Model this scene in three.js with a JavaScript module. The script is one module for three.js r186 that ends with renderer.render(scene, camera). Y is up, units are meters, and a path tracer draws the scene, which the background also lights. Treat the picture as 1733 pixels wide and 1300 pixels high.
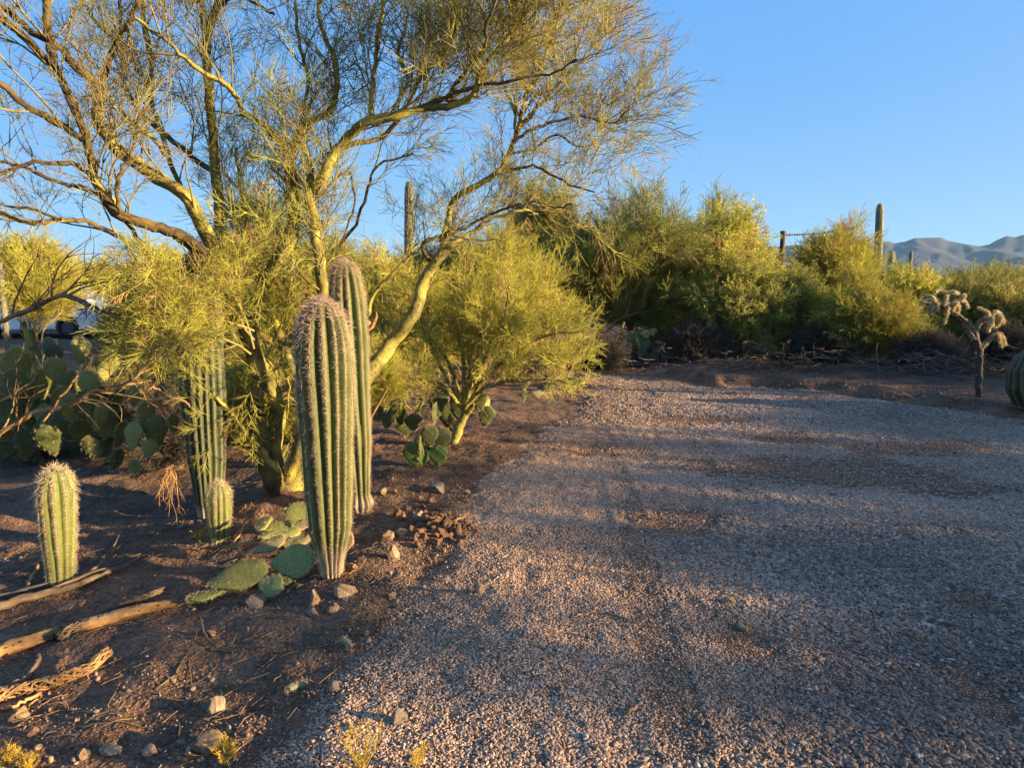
import * as THREE from 'three';
import { mergeGeometries, mergeVertices, toCreasedNormals } from 'three/addons/utils/BufferGeometryUtils.js';
import { RoundedBoxGeometry } from 'three/addons/geometries/RoundedBoxGeometry.js';

// ------------------------------------------------------------------ camera, sky, sun, exposure
const V3 = THREE.Vector3;
const EYE = 1.6, PITCH = 8.6 * Math.PI / 180, FOC = 1155;
const scene = new THREE.Scene();
const camera = new THREE.PerspectiveCamera(58.74, 1024 / 769, 0.05, 30000);
camera.position.set(0, EYE, 0);
camera.rotation.set(-PITCH, 0, 0);
scene.add(camera);
const renderer = new THREE.WebGLRenderer({ antialias: true });
renderer.setSize(1024, 769);
renderer.toneMapping = THREE.LinearToneMapping;
renderer.toneMappingExposure = 3.75;
renderer.shadowMap.enabled = true;
const SUN_AZ = 99 * Math.PI / 180, SUN_EL = 11.5 * Math.PI / 180;      // azimuth to the right of the view
const sunDir = new V3(Math.sin(SUN_AZ) * Math.cos(SUN_EL), Math.sin(SUN_EL), -Math.cos(SUN_AZ) * Math.cos(SUN_EL));
const sun = new THREE.DirectionalLight(new THREE.Color(1, 0.73, 0.4), 5);
sun.position.copy(sunDir).multiplyScalar(60);
sun.target.position.set(0, 0, -6);
sun.castShadow = true;
sun.shadow.mapSize.set(4096, 4096);
Object.assign(sun.shadow.camera, { left: -30, right: 30, top: 30, bottom: -30, near: 1, far: 140 });
sun.shadow.radius = 1.2;
scene.add(sun, sun.target);
const SKY_ZEN = [0.031, 0.09, 0.222], SKY_MID = [0.034, 0.109, 0.252], SKY_HOR = [0.135, 0.225, 0.286];
{ // a clear evening sky: pale at the horizon, deep overhead, a warm glow round the low sun
  const W = 1024, H = 512, data = new Float32Array(W * H * 4), d = new V3();
  for (let j = 0; j < H; j++) {
    const el = ((j + 0.5) / H - 0.5) * Math.PI;
    for (let i = 0; i < W; i++) {
      const az = ((i + 0.5) / W - 0.5) * 2 * Math.PI;
      d.set(Math.cos(el) * Math.cos(az), Math.sin(el), Math.cos(el) * Math.sin(az));
      const e = Math.max(0, el) * 180 / Math.PI, a = Math.exp(-e / 9), b = THREE.MathUtils.smoothstep(e, 15, 80);
      const ang = Math.acos(THREE.MathUtils.clamp(d.dot(sunDir), -1, 1));
      const g1 = 0.3 * Math.exp(-ang / 0.16), g2 = 0.18 * Math.exp(-ang * ang / 0.45);
      const warm = [1, 0.78, 0.5], o = (j * W + i) * 4;
      for (let c = 0; c < 3; c++) {
        const base = (SKY_MID[c] * (1 - b) + SKY_ZEN[c] * b) * (1 - a) + SKY_HOR[c] * a;
        data[o + c] = base + (g1 + g2) * warm[c];
      }
      data[o + 3] = 1;
    }
  }
  const t = new THREE.DataTexture(data, W, H, THREE.RGBAFormat, THREE.FloatType);
  t.mapping = THREE.EquirectangularReflectionMapping;
  t.magFilter = THREE.LinearFilter;
  t.needsUpdate = true;
  scene.background = t;
  scene.environment = t;
}
scene.fog = new THREE.FogExp2(new THREE.Color(0.28, 0.58, 1.0), 0.000028);

// ------------------------------------------------------------------ helpers
const { clamp, lerp, smoothstep } = THREE.MathUtils;
function rngOf(seed) {
  let s = (seed * 2654435761) >>> 0;
  const f = () => { s = (s + 0x6d2b79f5) | 0; let t = Math.imul(s ^ (s >>> 15), 1 | s); t = (t + Math.imul(t ^ (t >>> 7), 61 | t)) ^ t; return ((t ^ (t >>> 14)) >>> 0) / 4294967296; };
  f.r = (a, b) => a + (b - a) * f();
  f.n = () => (f() + f() + f() - 1.5) / 1.5;
  f.pick = (a) => a[Math.floor(f() * a.length)];
  f.sph = () => { const z = f() * 2 - 1, p = f() * Math.PI * 2, r = Math.sqrt(1 - z * z); return new V3(r * Math.cos(p), z, r * Math.sin(p)); };
  return f;
}
const hash2 = (x, y) => { let h = Math.imul(x | 0, 374761393) + Math.imul(y | 0, 668265263); h = Math.imul(h ^ (h >>> 13), 1274126177); return ((h ^ (h >>> 16)) >>> 0) / 4294967296; };
function vnoise(x, y, wrap = 0) {
  const xi = Math.floor(x), yi = Math.floor(y), fx = x - xi, fy = y - yi, u = fx * fx * (3 - 2 * fx), v = fy * fy * (3 - 2 * fy);
  const m = (k) => (wrap ? ((k % wrap) + wrap) % wrap : k);
  const a = hash2(m(xi), m(yi)), b = hash2(m(xi + 1), m(yi)), c = hash2(m(xi), m(yi + 1)), d = hash2(m(xi + 1), m(yi + 1));
  return a + (b - a) * u + (c - a) * v + (a - b - c + d) * u * v;
}
const fbm = (x, y, o = 4) => { let s = 0, a = 0.5; for (let i = 0; i < o; i++) { s += a * (vnoise(x + i * 17.3, y - i * 9.1) * 2 - 1); x *= 2.03; y *= 2.03; a *= 0.5; } return s; };
const C = (r, g, b) => new THREE.Color().setRGB(r, g, b);

function dirOf(px, py) {
  const u = (px - 866.5) / FOC, v = (650 - py) / FOC, c = Math.cos(PITCH), s = Math.sin(PITCH);
  return new V3(u, v * c - s, -(c + v * s));
}
// a point of the photograph at a forward distance d
function P(px, py, d) { const r = dirOf(px, py); return r.multiplyScalar(d / -r.z).add(new V3(0, EYE, 0)); }
// where the line of sight meets the ground
function G(px, py) {
  const r = dirOf(px, py); let y = 0, p = new V3();
  for (let i = 0; i < 5; i++) { p = r.clone().multiplyScalar((EYE - y) / -r.y).add(new V3(0, EYE, 0)); y = groundH(p.x, p.z); }
  p.y = y; return p;
}
const used = new Map();
function numbered(name) { const n = used.get(name) ?? 0; used.set(name, n + 1); return n ? name + '_' + String(n).padStart(3, '0') : name; }
function tag(o, label, category, group, kind) {
  if (label) o.userData.label = label;
  if (category) o.userData.category = category;
  if (group) o.userData.group = group;
  if (kind) o.userData.kind = kind;
  return o;
}
function thing(name, pos, label, category, group, turn = 0) {
  const g = new THREE.Group(); g.name = numbered(name); g.position.copy(pos); g.rotation.y = turn; scene.add(g);
  return tag(g, label, category, group);
}
function part(name, geo, mat, parent, kind) {
  const m = new THREE.Mesh(geo, mat); m.name = name; m.castShadow = m.receiveShadow = true;
  if (kind) m.userData.kind = kind;
  parent.add(m); return m;
}
function inst(name, geo, mat, mats, cols, parent, kind = 'stuff') {
  const m = new THREE.InstancedMesh(geo, mat, mats.length); m.name = name;
  for (let i = 0; i < mats.length; i++) { m.setMatrixAt(i, mats[i]); if (cols) m.setColorAt(i, cols[i]); }
  m.castShadow = m.receiveShadow = true; if (kind) m.userData.kind = kind;
  parent.add(m); return m;
}
const local = (pts, o) => pts.map((p) => p.clone().sub(o));

// tapered tube through points with a radius at each
function ringTube(pts, radii, seg, out, wob = 0, rng = null) {
  const n = pts.length, t = new V3(), nrm = new V3(), bin = new V3(), base = out.p.length / 3;
  let prev = null, len = 0;
  for (let i = 0; i < n; i++) {
    t.copy(pts[Math.min(i + 1, n - 1)]).sub(pts[Math.max(i - 1, 0)]).normalize();
    if (!prev) { nrm.set(0, 1, 0); if (Math.abs(t.y) > 0.9) nrm.set(1, 0, 0); } else nrm.copy(prev);
    nrm.addScaledVector(t, -nrm.dot(t)).normalize(); bin.crossVectors(t, nrm); prev = nrm.clone();
    if (i) len += pts[i].distanceTo(pts[i - 1]);
    for (let k = 0; k <= seg; k++) {
      const a = (k % seg) / seg * Math.PI * 2, c = Math.cos(a), s = Math.sin(a);
      let r = radii[i]; if (wob) r *= 1 + wob * (vnoise(len * 14 + 3, (k % seg) * 1.7 + base) - 0.5) * 2;
      out.p.push(pts[i].x + (nrm.x * c + bin.x * s) * r, pts[i].y + (nrm.y * c + bin.y * s) * r, pts[i].z + (nrm.z * c + bin.z * s) * r);
      out.n.push(nrm.x * c + bin.x * s, nrm.y * c + bin.y * s, nrm.z * c + bin.z * s);
      out.u.push(k / seg * Math.max(0.1, Math.round(radii[0] * 12.5) / 2), len);
    }
  }
  const w = seg + 1;
  for (let i = 0; i < n - 1; i++) for (let k = 0; k < seg; k++) { const a = base + i * w + k; out.i.push(a, a + 1, a + w, a + 1, a + w + 1, a + w); }
  const cap = (row, tip, flip) => { // closes an end
    const c = out.p.length / 3; out.p.push(tip.x, tip.y, tip.z); out.n.push(0, 1, 0); out.u.push(0, 0);
    for (let k = 0; k < seg; k++) { const a = base + row * w + k; flip ? out.i.push(a + 1, a, c) : out.i.push(a, a + 1, c); }
  };
  if (seg > 3) { cap(0, pts[0], true); cap(n - 1, pts[n - 1], false); }
}
const bag = () => ({ p: [], n: [], u: [], i: [] });
function geoOf(b) {
  const g = new THREE.BufferGeometry();
  g.setAttribute('position', new THREE.Float32BufferAttribute(b.p, 3));
  g.setAttribute('normal', new THREE.Float32BufferAttribute(b.n, 3));
  g.setAttribute('uv', new THREE.Float32BufferAttribute(b.u, 2));
  g.setIndex(b.i); return g;
}
function tubeGeo(pts, radii, seg, wob) { const b = bag(); ringTube(pts, radii, seg, b, wob); return geoOf(b); }
function spline(pts, n, jitter = 0, rng = null) {
  const c = new THREE.CatmullRomCurve3(pts, false, 'centripetal'), out = c.getSpacedPoints(n - 1);
  if (jitter) for (let i = 1; i < n - 1; i++) out[i].add(rng.sph().multiplyScalar(jitter));
  return out;
}

// ------------------------------------------------------------------ textures
function dataTex(size, f, srgb, rep) {
  const d = new Uint8Array(size * size * 4);
  for (let y = 0; y < size; y++) for (let x = 0; x < size; x++) { const c = f(x / size, y / size), o = (y * size + x) * 4; for (let k = 0; k < 3; k++) d[o + k] = clamp(c[k] * 255, 0, 255); d[o + 3] = 255; }
  const t = new THREE.DataTexture(d, size, size); t.wrapS = t.wrapT = THREE.RepeatWrapping; t.magFilter = THREE.LinearFilter; t.minFilter = THREE.LinearMipmapLinearFilter;
  t.generateMipmaps = true; if (srgb) t.colorSpace = THREE.SRGBColorSpace; if (rep) t.repeat.set(...rep); t.needsUpdate = true; return t;
}
const tfbm = (x, y, f0, oct, seed = 0) => { let s = 0, a = 0.5, f = f0; for (let i = 0; i < oct; i++) { s += a * (vnoise(x * f + seed, y * f + seed * 3, 0) * 2 - 1); f *= 2; a *= 0.55; } return s; };
const tileN = (x, y, f, oct, s = 0) => { let v = 0, a = 0.5, q = f; for (let i = 0; i < oct; i++) { v += a * (vnoise(x * q + s * q, y * q + s * q, q) * 2 - 1); q *= 2; a *= 0.6; } return v; };
const dirtColor = dataTex(1024, (x, y) => { const a = tileN(x, y, 8, 6), b = tileN(x, y, 128, 3), g = vnoise(x * 256, y * 256, 256); let k = 0.8 + 0.28 * a + 0.3 * b; const p = g > 0.86 ? 0.22 : 0; return [k + p, k * 0.985 + p, k * 0.96 + p]; }, true);
const dirtBump = dataTex(1024, (x, y) => { const k = 0.5 + 0.5 * tileN(x, y, 16, 5, 1) + 0.35 * tileN(x, y, 128, 3, 2); return [k, k, k]; });
function worley(cells, cov) { // rounded stones of mixed tone, tiling
  return (x, y) => {
    const X = x * cells, Y = y * cells, xi = Math.floor(X), yi = Math.floor(Y); let d1 = 9, d2 = 9, id = 0;
    for (let a = -1; a <= 1; a++) for (let b = -1; b <= 1; b++) {
      const cx = ((xi + a) % cells + cells) % cells, cy = ((yi + b) % cells + cells) % cells, h1 = hash2(cx + 7, cy + 13), h2 = hash2(cx + 131, cy + 57);
      const dx = xi + a + 0.15 + 0.7 * h1 - X, dy = yi + b + 0.15 + 0.7 * h2 - Y, d = Math.hypot(dx, dy * 1.25);
      if (d < d1) { d2 = d1; d1 = d; id = hash2(cx * 3 + 1, cy * 5 + 2); } else if (d < d2) d2 = d;
    }
    return [d1, d2, id];
  };
}
const W72 = worley(72);
const gravelColor = dataTex(1024, (x, y) => { const [a, b, id] = W72(x, y), e = smoothstep(b - a, 0.02, 0.2), k = (0.45 + 0.55 * e) * (0.62 + 0.5 * id) + 0.08 * tileN(x, y, 64, 3); const w = hash2(Math.floor(id * 9999), 5); return [k * (1.02 + 0.06 * w), k, k * (0.98 - 0.1 * w)]; }, true);
const gravelBump = dataTex(1024, (x, y) => { const [a, b] = W72(x, y), k = smoothstep(b - a, 0, 0.45) * (1 - 0.5 * a); return [k, k, k]; });
const barkColor = dataTex(512, (x, y) => { const a = tileN(x, y, 6, 5), s = vnoise(x * 10, y * 60, 0), m = tileN(x, y, 24, 3, 4); let r = 0.6 + 0.3 * a, g = 0.555 + 0.28 * a, b = 0.27 + 0.14 * a; if (m > 0.3) { const q = Math.min(1, (m - 0.3) * 6); r *= 1 - 0.4 * q; g *= 1 - 0.45 * q; b *= 1 - 0.3 * q; } if (s > 0.9) { r *= 0.7; g *= 0.66; b *= 0.7; } return [r, g, b]; }, true, [1.6, 1.6]);
const oldBarkColor = dataTex(512, (x, y) => { const a = tileN(x, y, 8, 5), m = tileN(x, y, 16, 4, 9); let r = 0.44 + 0.22 * a, g = 0.35 + 0.2 * a, b = 0.21 + 0.12 * a; if (m > 0.05) { r = lerp(r, 0.46, 0.6); g = lerp(g, 0.44, 0.6); b = lerp(b, 0.2, 0.6); } return [r, g, b]; }, true, [1.6, 1.6]);
const barkBump = dataTex(512, (x, y) => { const k = 0.5 + 0.6 * tileN(x, y, 24, 4, 5); return [k, k, k]; }, false, [1.6, 1.6]);
const woodColor = dataTex(512, (x, y) => { const s = tileN(x, y * 0.12, 48, 4, 2), a = tileN(x, y, 6, 4); const k = 0.72 + 0.3 * s + 0.22 * a; return [k, k * 0.9, k * 0.76]; }, true, [2, 2]);
const woodBump = dataTex(512, (x, y) => { const s = 0.5 + 0.7 * vnoise(x * 60, y * 7) - 0.35 + 0.3 * tileN(x, y, 32, 3); return [s, s, s]; }, false, [2, 2]);
const rockBump = dataTex(512, (x, y) => { const s = 0.5 + 0.6 * tileN(x, y, 10, 6, 7); return [s, s, s]; });
const padColor = (() => {
  const S = 512, c = document.createElement('canvas'); c.width = c.height = S; const g = c.getContext('2d');
  g.fillStyle = '#c9cfc2'; g.fillRect(0, 0, S, S); const r = rngOf(77);
  for (let i = 0; i < 1400; i++) { const k = Math.floor(r.r(170, 235)); g.fillStyle = `rgba(${k},${k - 4},${k - 22},0.10)`; g.beginPath(); g.arc(r() * S, r() * S, r.r(4, 34), 0, 7); g.fill(); }
  for (let j = 0; j < 9; j++) for (let i = 0; i < 8; i++) { const x = (i + 0.5 + (j % 2) * 0.5 - 0.25) * S / 8 + r.r(-6, 6), y = (j + 0.5) * S / 9 + r.r(-5, 5); g.fillStyle = '#6b5334'; g.beginPath(); g.arc(x, y, 9, 0, 7); g.fill(); g.fillStyle = '#efe0b4'; g.beginPath(); g.arc(x - 1, y - 1, 4.5, 0, 7); g.fill(); }
  for (let i = 0; i < 60; i++) { g.fillStyle = `rgba(110,80,44,${r.r(0.1, 0.4)})`; g.beginPath(); g.ellipse(r() * S, r() * S, r.r(3, 16), r.r(3, 10), r() * 3, 0, 7); g.fill(); }
  const t = new THREE.CanvasTexture(c); t.colorSpace = THREE.SRGBColorSpace; t.wrapS = t.wrapT = THREE.RepeatWrapping; return t;
})();

// ------------------------------------------------------------------ materials
const std = (o) => new THREE.MeshStandardMaterial({ roughness: 0.9, metalness: 0, ...o });
const M = {
  bark: std({ map: barkColor, color: C(0.74, 0.75, 0.66), bumpMap: barkBump, bumpScale: 0.004, roughness: 0.8 }),
  oldBark: std({ map: oldBarkColor, color: C(0.58, 0.56, 0.56), bumpMap: barkBump, bumpScale: 0.006, roughness: 0.9 }),
  twig: std({ color: C(0.27, 0.21, 0.075), roughness: 0.85 }),
  twigBrown: std({ color: C(0.2, 0.165, 0.065), roughness: 0.9 }),
  twigGrey: std({ color: C(0.10, 0.085, 0.07), roughness: 0.95 }),
  leaf: new THREE.MeshPhysicalMaterial({ color: C(1, 1, 1), roughness: 1, transmission: 0.4, thickness: 0, specularIntensity: 0.3 }),
  dead: std({ map: woodColor, color: C(0.50, 0.37, 0.24), bumpMap: woodBump, bumpScale: 0.004 }),
  deadGrey: std({ map: woodColor, color: C(0.27, 0.235, 0.2), bumpMap: woodBump, bumpScale: 0.004 }),
  deadTan: std({ map: woodColor, color: C(0.72, 0.5, 0.27), bumpMap: woodBump, bumpScale: 0.006 }),
  hollow: std({ color: C(0.035, 0.024, 0.016), roughness: 1 }),
  cactus: std({ vertexColors: true, roughness: 0.62 }),
  spine: std({ color: C(1, 1, 1), roughness: 0.7 }),
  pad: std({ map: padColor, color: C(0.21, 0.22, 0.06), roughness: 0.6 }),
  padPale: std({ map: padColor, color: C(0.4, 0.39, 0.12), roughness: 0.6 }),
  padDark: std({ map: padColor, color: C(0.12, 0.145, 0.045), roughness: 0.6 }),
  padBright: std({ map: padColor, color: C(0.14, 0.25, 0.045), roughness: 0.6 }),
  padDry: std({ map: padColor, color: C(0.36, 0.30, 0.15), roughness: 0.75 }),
  rockTan: std({ map: dirtColor, color: C(0.34, 0.225, 0.13), bumpMap: rockBump, bumpScale: 0.006 }),
  rockGrey: std({ map: dirtColor, color: C(0.23, 0.18, 0.14), bumpMap: rockBump, bumpScale: 0.006 }),
  rockPale: std({ map: dirtColor, color: C(0.42, 0.30, 0.185), bumpMap: rockBump, bumpScale: 0.005 }),
  rockRed: std({ map: dirtColor, color: C(0.24, 0.12, 0.08), bumpMap: rockBump, bumpScale: 0.005 }),
  clod: std({ color: C(0.33, 0.175, 0.09), bumpMap: rockBump, bumpScale: 0.006, roughness: 1 }),
  pebble: std({ color: C(1, 1, 1), roughness: 0.8 }),
  cholla: std({ vertexColors: true, roughness: 0.85 }),
};

// ------------------------------------------------------------------ the ground
const raw = (px, py) => { const r = dirOf(px, py); const p = r.multiplyScalar(EYE / -r.y); return [p.x, p.z]; };
const DRIVE = [[430, 1290], [470, 1235], [590, 1130], [670, 1060], [715, 985], [775, 915], [815, 850], [850, 800], [905, 745], [985, 700], [1000, 668], [985, 645], [1010, 636], [1130, 640], [1200, 655], [1290, 655], [1400, 664], [1500, 678], [1600, 690], [1733, 714]].map((q) => raw(...q));
DRIVE.push([16, -8.6], [16, 6], [-0.2, 6], [-0.75, 0]);
function driveSd(x, z) { // > 0 inside
  let best = 1e9, inside = false;
  for (let i = 0, j = DRIVE.length - 1; i < DRIVE.length; j = i++) {
    const [ax, az] = DRIVE[j], [bx, bz] = DRIVE[i], ex = bx - ax, ez = bz - az, t = clamp(((x - ax) * ex + (z - az) * ez) / (ex * ex + ez * ez), 0, 1);
    best = Math.min(best, (x - ax - ex * t) ** 2 + (z - az - ez * t) ** 2);
    if ((az > z) !== (bz > z) && x < (bx - ax) * (z - az) / (bz - az) + ax) inside = !inside;
  }
  return (inside ? 1 : -1) * Math.sqrt(best);
}
const near = (x, z) => 1 / (1 + (x * x + (z + 4) * (z + 4)) / 900);
// patches of bare sand in the gravel, pressed by tyres: [centre x, z, half-length, half-width, turn]
const SAND = [[1150, 880, 90, 26], [1010, 760, 80, 16], [1180, 710, 120, 9], [1430, 800, 300, 34], [1330, 740, 90, 16], [1560, 760, 130, 18], [1680, 1190, 70, 60], [1640, 1020, 60, 40], [1250, 1080, 50, 34], [1620, 832, 160, 22]].map(([px, py, wx, wy]) => { const a = raw(px, py), b = raw(px + wx, py), c = raw(px, py - wy); return [a[0], a[1], Math.abs(b[0] - a[0]), Math.abs(c[1] - a[1])]; });
function sandAt(x, z) {
  let s = 0; for (const [cx, cz, a, b] of SAND) { const d = Math.hypot((x - cx) / a, (z - cz) / b) + 0.7 * fbm(x * 2.2, z * 2.2, 3); s = Math.max(s, 1 - smoothstep(d, 0.55, 1.1)); }
  return s;
}
const TRACK = [[1040, 790], [1062, 850], [1075, 905], [1085, 960], [1092, 1010], [1105, 1075], [1130, 1160], [1160, 1260]].map((q) => raw(...q));
function trackAt(x, z) { // [distance from the track line, metres along it]
  let best = 1e9, at = 0, len = 0;
  for (let i = 1; i < TRACK.length; i++) { const [ax, az] = TRACK[i - 1], [bx, bz] = TRACK[i], ex = bx - ax, ez = bz - az, l = Math.hypot(ex, ez), t = clamp(((x - ax) * ex + (z - az) * ez) / (l * l), 0, 1), d = Math.hypot(x - ax - ex * t, z - az - ez * t); if (d < best) { best = d; at = len + t * l; } len += l; }
  return [best, at];
}
const MOUNDS = [[745, 885, 0.24, 0.05], [710, 910, 0.2, 0.035], [465, 830, 0.6, 0.08], [770, 745, 0.5, 0.05], [60, 795, 0.8, 0.10], [1245, 630, 1.2, 0.12], [1460, 645, 1.0, 0.1], [930, 640, 1.2, 0.12], [1010, 1120, 0.25, 0.014], [850, 1060, 0.3, 0.02], [860, 1130, 0.4, 0.02], [1190, 1010, 0.3, 0.02]].map(([px, py, r, h]) => [...raw(px, py), r, h]);
function groundH(x, z) {
  const dist = Math.hypot(x, z), nr = near(x, z), sd = dist < 40 ? driveSd(x, z) : -20, inside = smoothstep(sd, -0.25, 0.35);
  let h = 0.05 * fbm(x * 0.22 + 4, z * 0.22, 3) * Math.min(1, dist / 3) * lerp(1, 0.5, inside);
  if (dist < 60) h += nr * lerp(0.055 * fbm(x * 1.3, z * 1.3, 4) + 0.03 * fbm(x * 5.1, z * 5.1, 3) + 0.008 * fbm(x * 21, z * 21, 2), 0.03 * fbm(x * 1.1 + 9, z * 0.7, 3) + 0.016 * fbm(x * 4.2, z * 2.2, 3) + 0.009 * fbm(x * 14, z * 12, 2), inside);
  h -= 0.095 * Math.min(4.2, Math.max(0, -x - 0.35 + 0.12 * z)) * (1 - smoothstep(-z, 7, 15)) * (1 - smoothstep(z, 2, 8));
  for (const [mx, mz, r, a] of MOUNDS) { const d2 = ((x - mx) ** 2 + (z - mz) ** 2) / (r * r); if (d2 < 6) h += a * Math.exp(-d2 * 1.5) * (1 + 0.6 * fbm(x * 6, z * 6, 3)); }
  if (sd < 0.2 && dist < 40) { // the cut bank behind the gravel, and the slightly higher dirt at the left
    const back = smoothstep(-z, 7.2, 9.0) * smoothstep(x, 1.5, 3.2), cut = smoothstep(-sd + 0.25 * fbm(x * 2.3, z * 2.3, 3), 0.02, 0.42);
    h += back * 0.13 * cut + back * 0.035 * cut * fbm(x * 7, z * 7, 4);
  }
  if (dist > 40) h += 0.25 * fbm(x * 0.03, z * 0.03, 4) * smoothstep(dist, 40, 160);
  if (dist > 300) h += (dist - 300) * 0.0062;
  return h;
}
function driveH(x, z) {
  const sd = driveSd(x, z) + 0.2 * fbm(x * 2.1, z * 2.1, 3), [td, ts] = trackAt(x, z);
  let h = groundH(x, z) - 0.022 + 0.032 * smoothstep(sd, -0.35, 0.2);
  if (td < 0.3) { const w = smoothstep(0.085 - td, 0, 0.03) * smoothstep(vnoise(ts * 1.3, 4), 0.25, 0.6), e = Math.exp(-((td - 0.11) ** 2) / 0.001); h += -0.004 * w + 0.005 * e * smoothstep(vnoise(ts * 2, 8), 0.3, 0.7) + 0.013 * w * Math.sin(ts * 95 + td * 20 * Math.sign(x)); }
  for (const k of [0.34, -0.42]) { const dd = Math.abs(x - (0.95 + k * 2.2 + 0.09 * (-z - 2))) ; if (dd < 0.4) h += 0.0025 * (1 + Math.cos(dd * 7.85)) * smoothstep(-z, 1, 3) * (0.6 + 0.8 * vnoise(z * 0.8, k * 9)); }
  const s = sandAt(x, z); if (s > 0) h += s * (-0.006 + 0.006 * Math.sin((z * 1.0 + x * 0.16) * 62) * (0.4 + 0.6 * vnoise(x * 1.5, z * 4)));
  return h;
}
function axis(lo, hi, fine, grow, far) { const a = []; for (let v = lo; v <= hi; v += fine) a.push(v); let s = fine; let v = hi; while (v < far) { s *= grow; v += s; a.push(v); } s = fine; v = lo; while (v > -far) { s *= grow; v -= s; a.unshift(v); } return a; }
{
  const xs = axis(-3.4, 3.2, 0.028, 1.045, 12000), zs = []; // rows: fine near the viewer, coarser away
  { let z = -1.4, s = 0.022; while (z > -14000) { zs.push(z); s = Math.max(0.022, -z * 0.0085); if (-z > 14) s = -z * 0.03; z -= s; } let b = -1.4, t = 0.03; while (b < 12000) { t *= 1.12; b += t; zs.unshift(b); } }
  const nx = xs.length, nz = zs.length, pos = new Float32Array(nx * nz * 3), uv = new Float32Array(nx * nz * 2), col = new Float32Array(nx * nz * 3), idx = [];
  for (let j = 0; j < nz; j++) for (let i = 0; i < nx; i++) {
    const x = xs[i], z = zs[j], k = j * nx + i, y = groundH(x, z), dist = Math.hypot(x, z);
    pos.set([x, y, z], k * 3); uv.set([x / 1.7, z / 1.7], k * 2);
    const a = fbm(x * 0.6, z * 0.6, 4), b = fbm(x * 3 + 5, z * 3, 3), f = smoothstep(dist, 30, 400);
    const litter = smoothstep(fbm(x * 0.9 + 30, z * 0.9, 3), 0.0, 0.35) * (1 - f) * 0.4;
    let r = 0.275 + 0.06 * a + 0.04 * b, g = 0.145 + 0.038 * a + 0.024 * b, bl = 0.08 + 0.022 * a + 0.013 * b;
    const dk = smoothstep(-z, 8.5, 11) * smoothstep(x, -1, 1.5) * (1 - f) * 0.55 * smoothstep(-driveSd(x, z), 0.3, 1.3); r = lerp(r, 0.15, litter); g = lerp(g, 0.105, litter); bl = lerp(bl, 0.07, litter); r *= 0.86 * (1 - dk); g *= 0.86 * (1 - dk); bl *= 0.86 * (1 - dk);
    const sv = smoothstep(fbm(x * 0.011, z * 0.011, 4), -0.1, 0.3);
    r = lerp(r, lerp(0.30, 0.12, sv), f); g = lerp(g, lerp(0.24, 0.13, sv), f); bl = lerp(bl, lerp(0.16, 0.07, sv), f);
    col.set([r, g, bl], k * 3);
  }
  for (let j = 0; j < nz - 1; j++) for (let i = 0; i < nx - 1; i++) { const a = j * nx + i; idx.push(a, a + 1, a + nx, a + 1, a + nx + 1, a + nx); }
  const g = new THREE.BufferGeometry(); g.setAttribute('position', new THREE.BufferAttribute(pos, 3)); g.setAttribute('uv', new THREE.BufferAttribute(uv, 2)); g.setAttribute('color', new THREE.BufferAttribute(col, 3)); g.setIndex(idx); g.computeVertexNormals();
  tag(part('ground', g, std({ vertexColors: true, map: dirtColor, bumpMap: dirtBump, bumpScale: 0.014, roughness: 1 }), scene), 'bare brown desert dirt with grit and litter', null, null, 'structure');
}
const drive = new THREE.Group(); drive.name = 'gravel_drive'; scene.add(drive);
tag(drive, 'gravel drive of fine tan chips and coarse grey pebbles', null, null, 'structure');
{
  const xs = [], zs = []; for (let x = -1.6; x < 4.5; x += 0.024) xs.push(x); for (let x = 4.5, s = 0.03; x < 15.5; s *= 1.06, x += s) xs.push(x);
  for (let z = -1.3; z > -13.4; z -= Math.max(0.018, -z * 0.0072)) zs.push(z); for (let z = -1.28, s = 0.03; z < 5.8; s *= 1.12, z += s) zs.unshift(z);
  const nx = xs.length, nz = zs.length, pos = [], uv = [], col = [], idx = [], sds = new Float32Array(nx * nz);
  for (let j = 0; j < nz; j++) for (let i = 0; i < nx; i++) {
    const x = xs[i], z = zs[j], sd = driveSd(x, z); sds[j * nx + i] = sd;
    pos.push(x, sd > -0.5 ? driveH(x, z) : -1, z); uv.push(x / 1.1, z / 1.1);
    const s = sandAt(x, z), e = 1 - smoothstep(sd + 0.5 * fbm(x * 1.4, z * 1.4, 3), 0, 0.9), w = smoothstep(x - 0.9 - 0.12 * (-z), -1.5, 0.8), v = 1 + 0.25 * fbm(x * 1.1, z * 1.1, 4);
    let r = lerp(0.38, 0.31, w) * v, g = lerp(0.25, 0.225, w) * v, b = lerp(0.165, 0.17, w) * v;
    const q = Math.max(s, e * 0.7); col.push(lerp(r, 0.36, q), lerp(g, 0.22, q), lerp(b, 0.14, q));
  }
  for (let j = 0; j < nz - 1; j++) for (let i = 0; i < nx - 1; i++) { const a = j * nx + i; if (Math.min(sds[a], sds[a + 1], sds[a + nx], sds[a + nx + 1]) < -0.45) continue; idx.push(a, a + 1, a + nx, a + 1, a + nx + 1, a + nx); }
  const g = new THREE.BufferGeometry(); g.setAttribute('position', new THREE.Float32BufferAttribute(pos, 3)); g.setAttribute('uv', new THREE.Float32BufferAttribute(uv, 2)); g.setAttribute('color', new THREE.Float32BufferAttribute(col, 3)); g.setIndex(idx); g.computeVertexNormals();
  part('gravel_surface', g, std({ vertexColors: true, map: gravelColor, bumpMap: gravelBump, bumpScale: 0.012, roughness: 1 }), drive);
}
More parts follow.
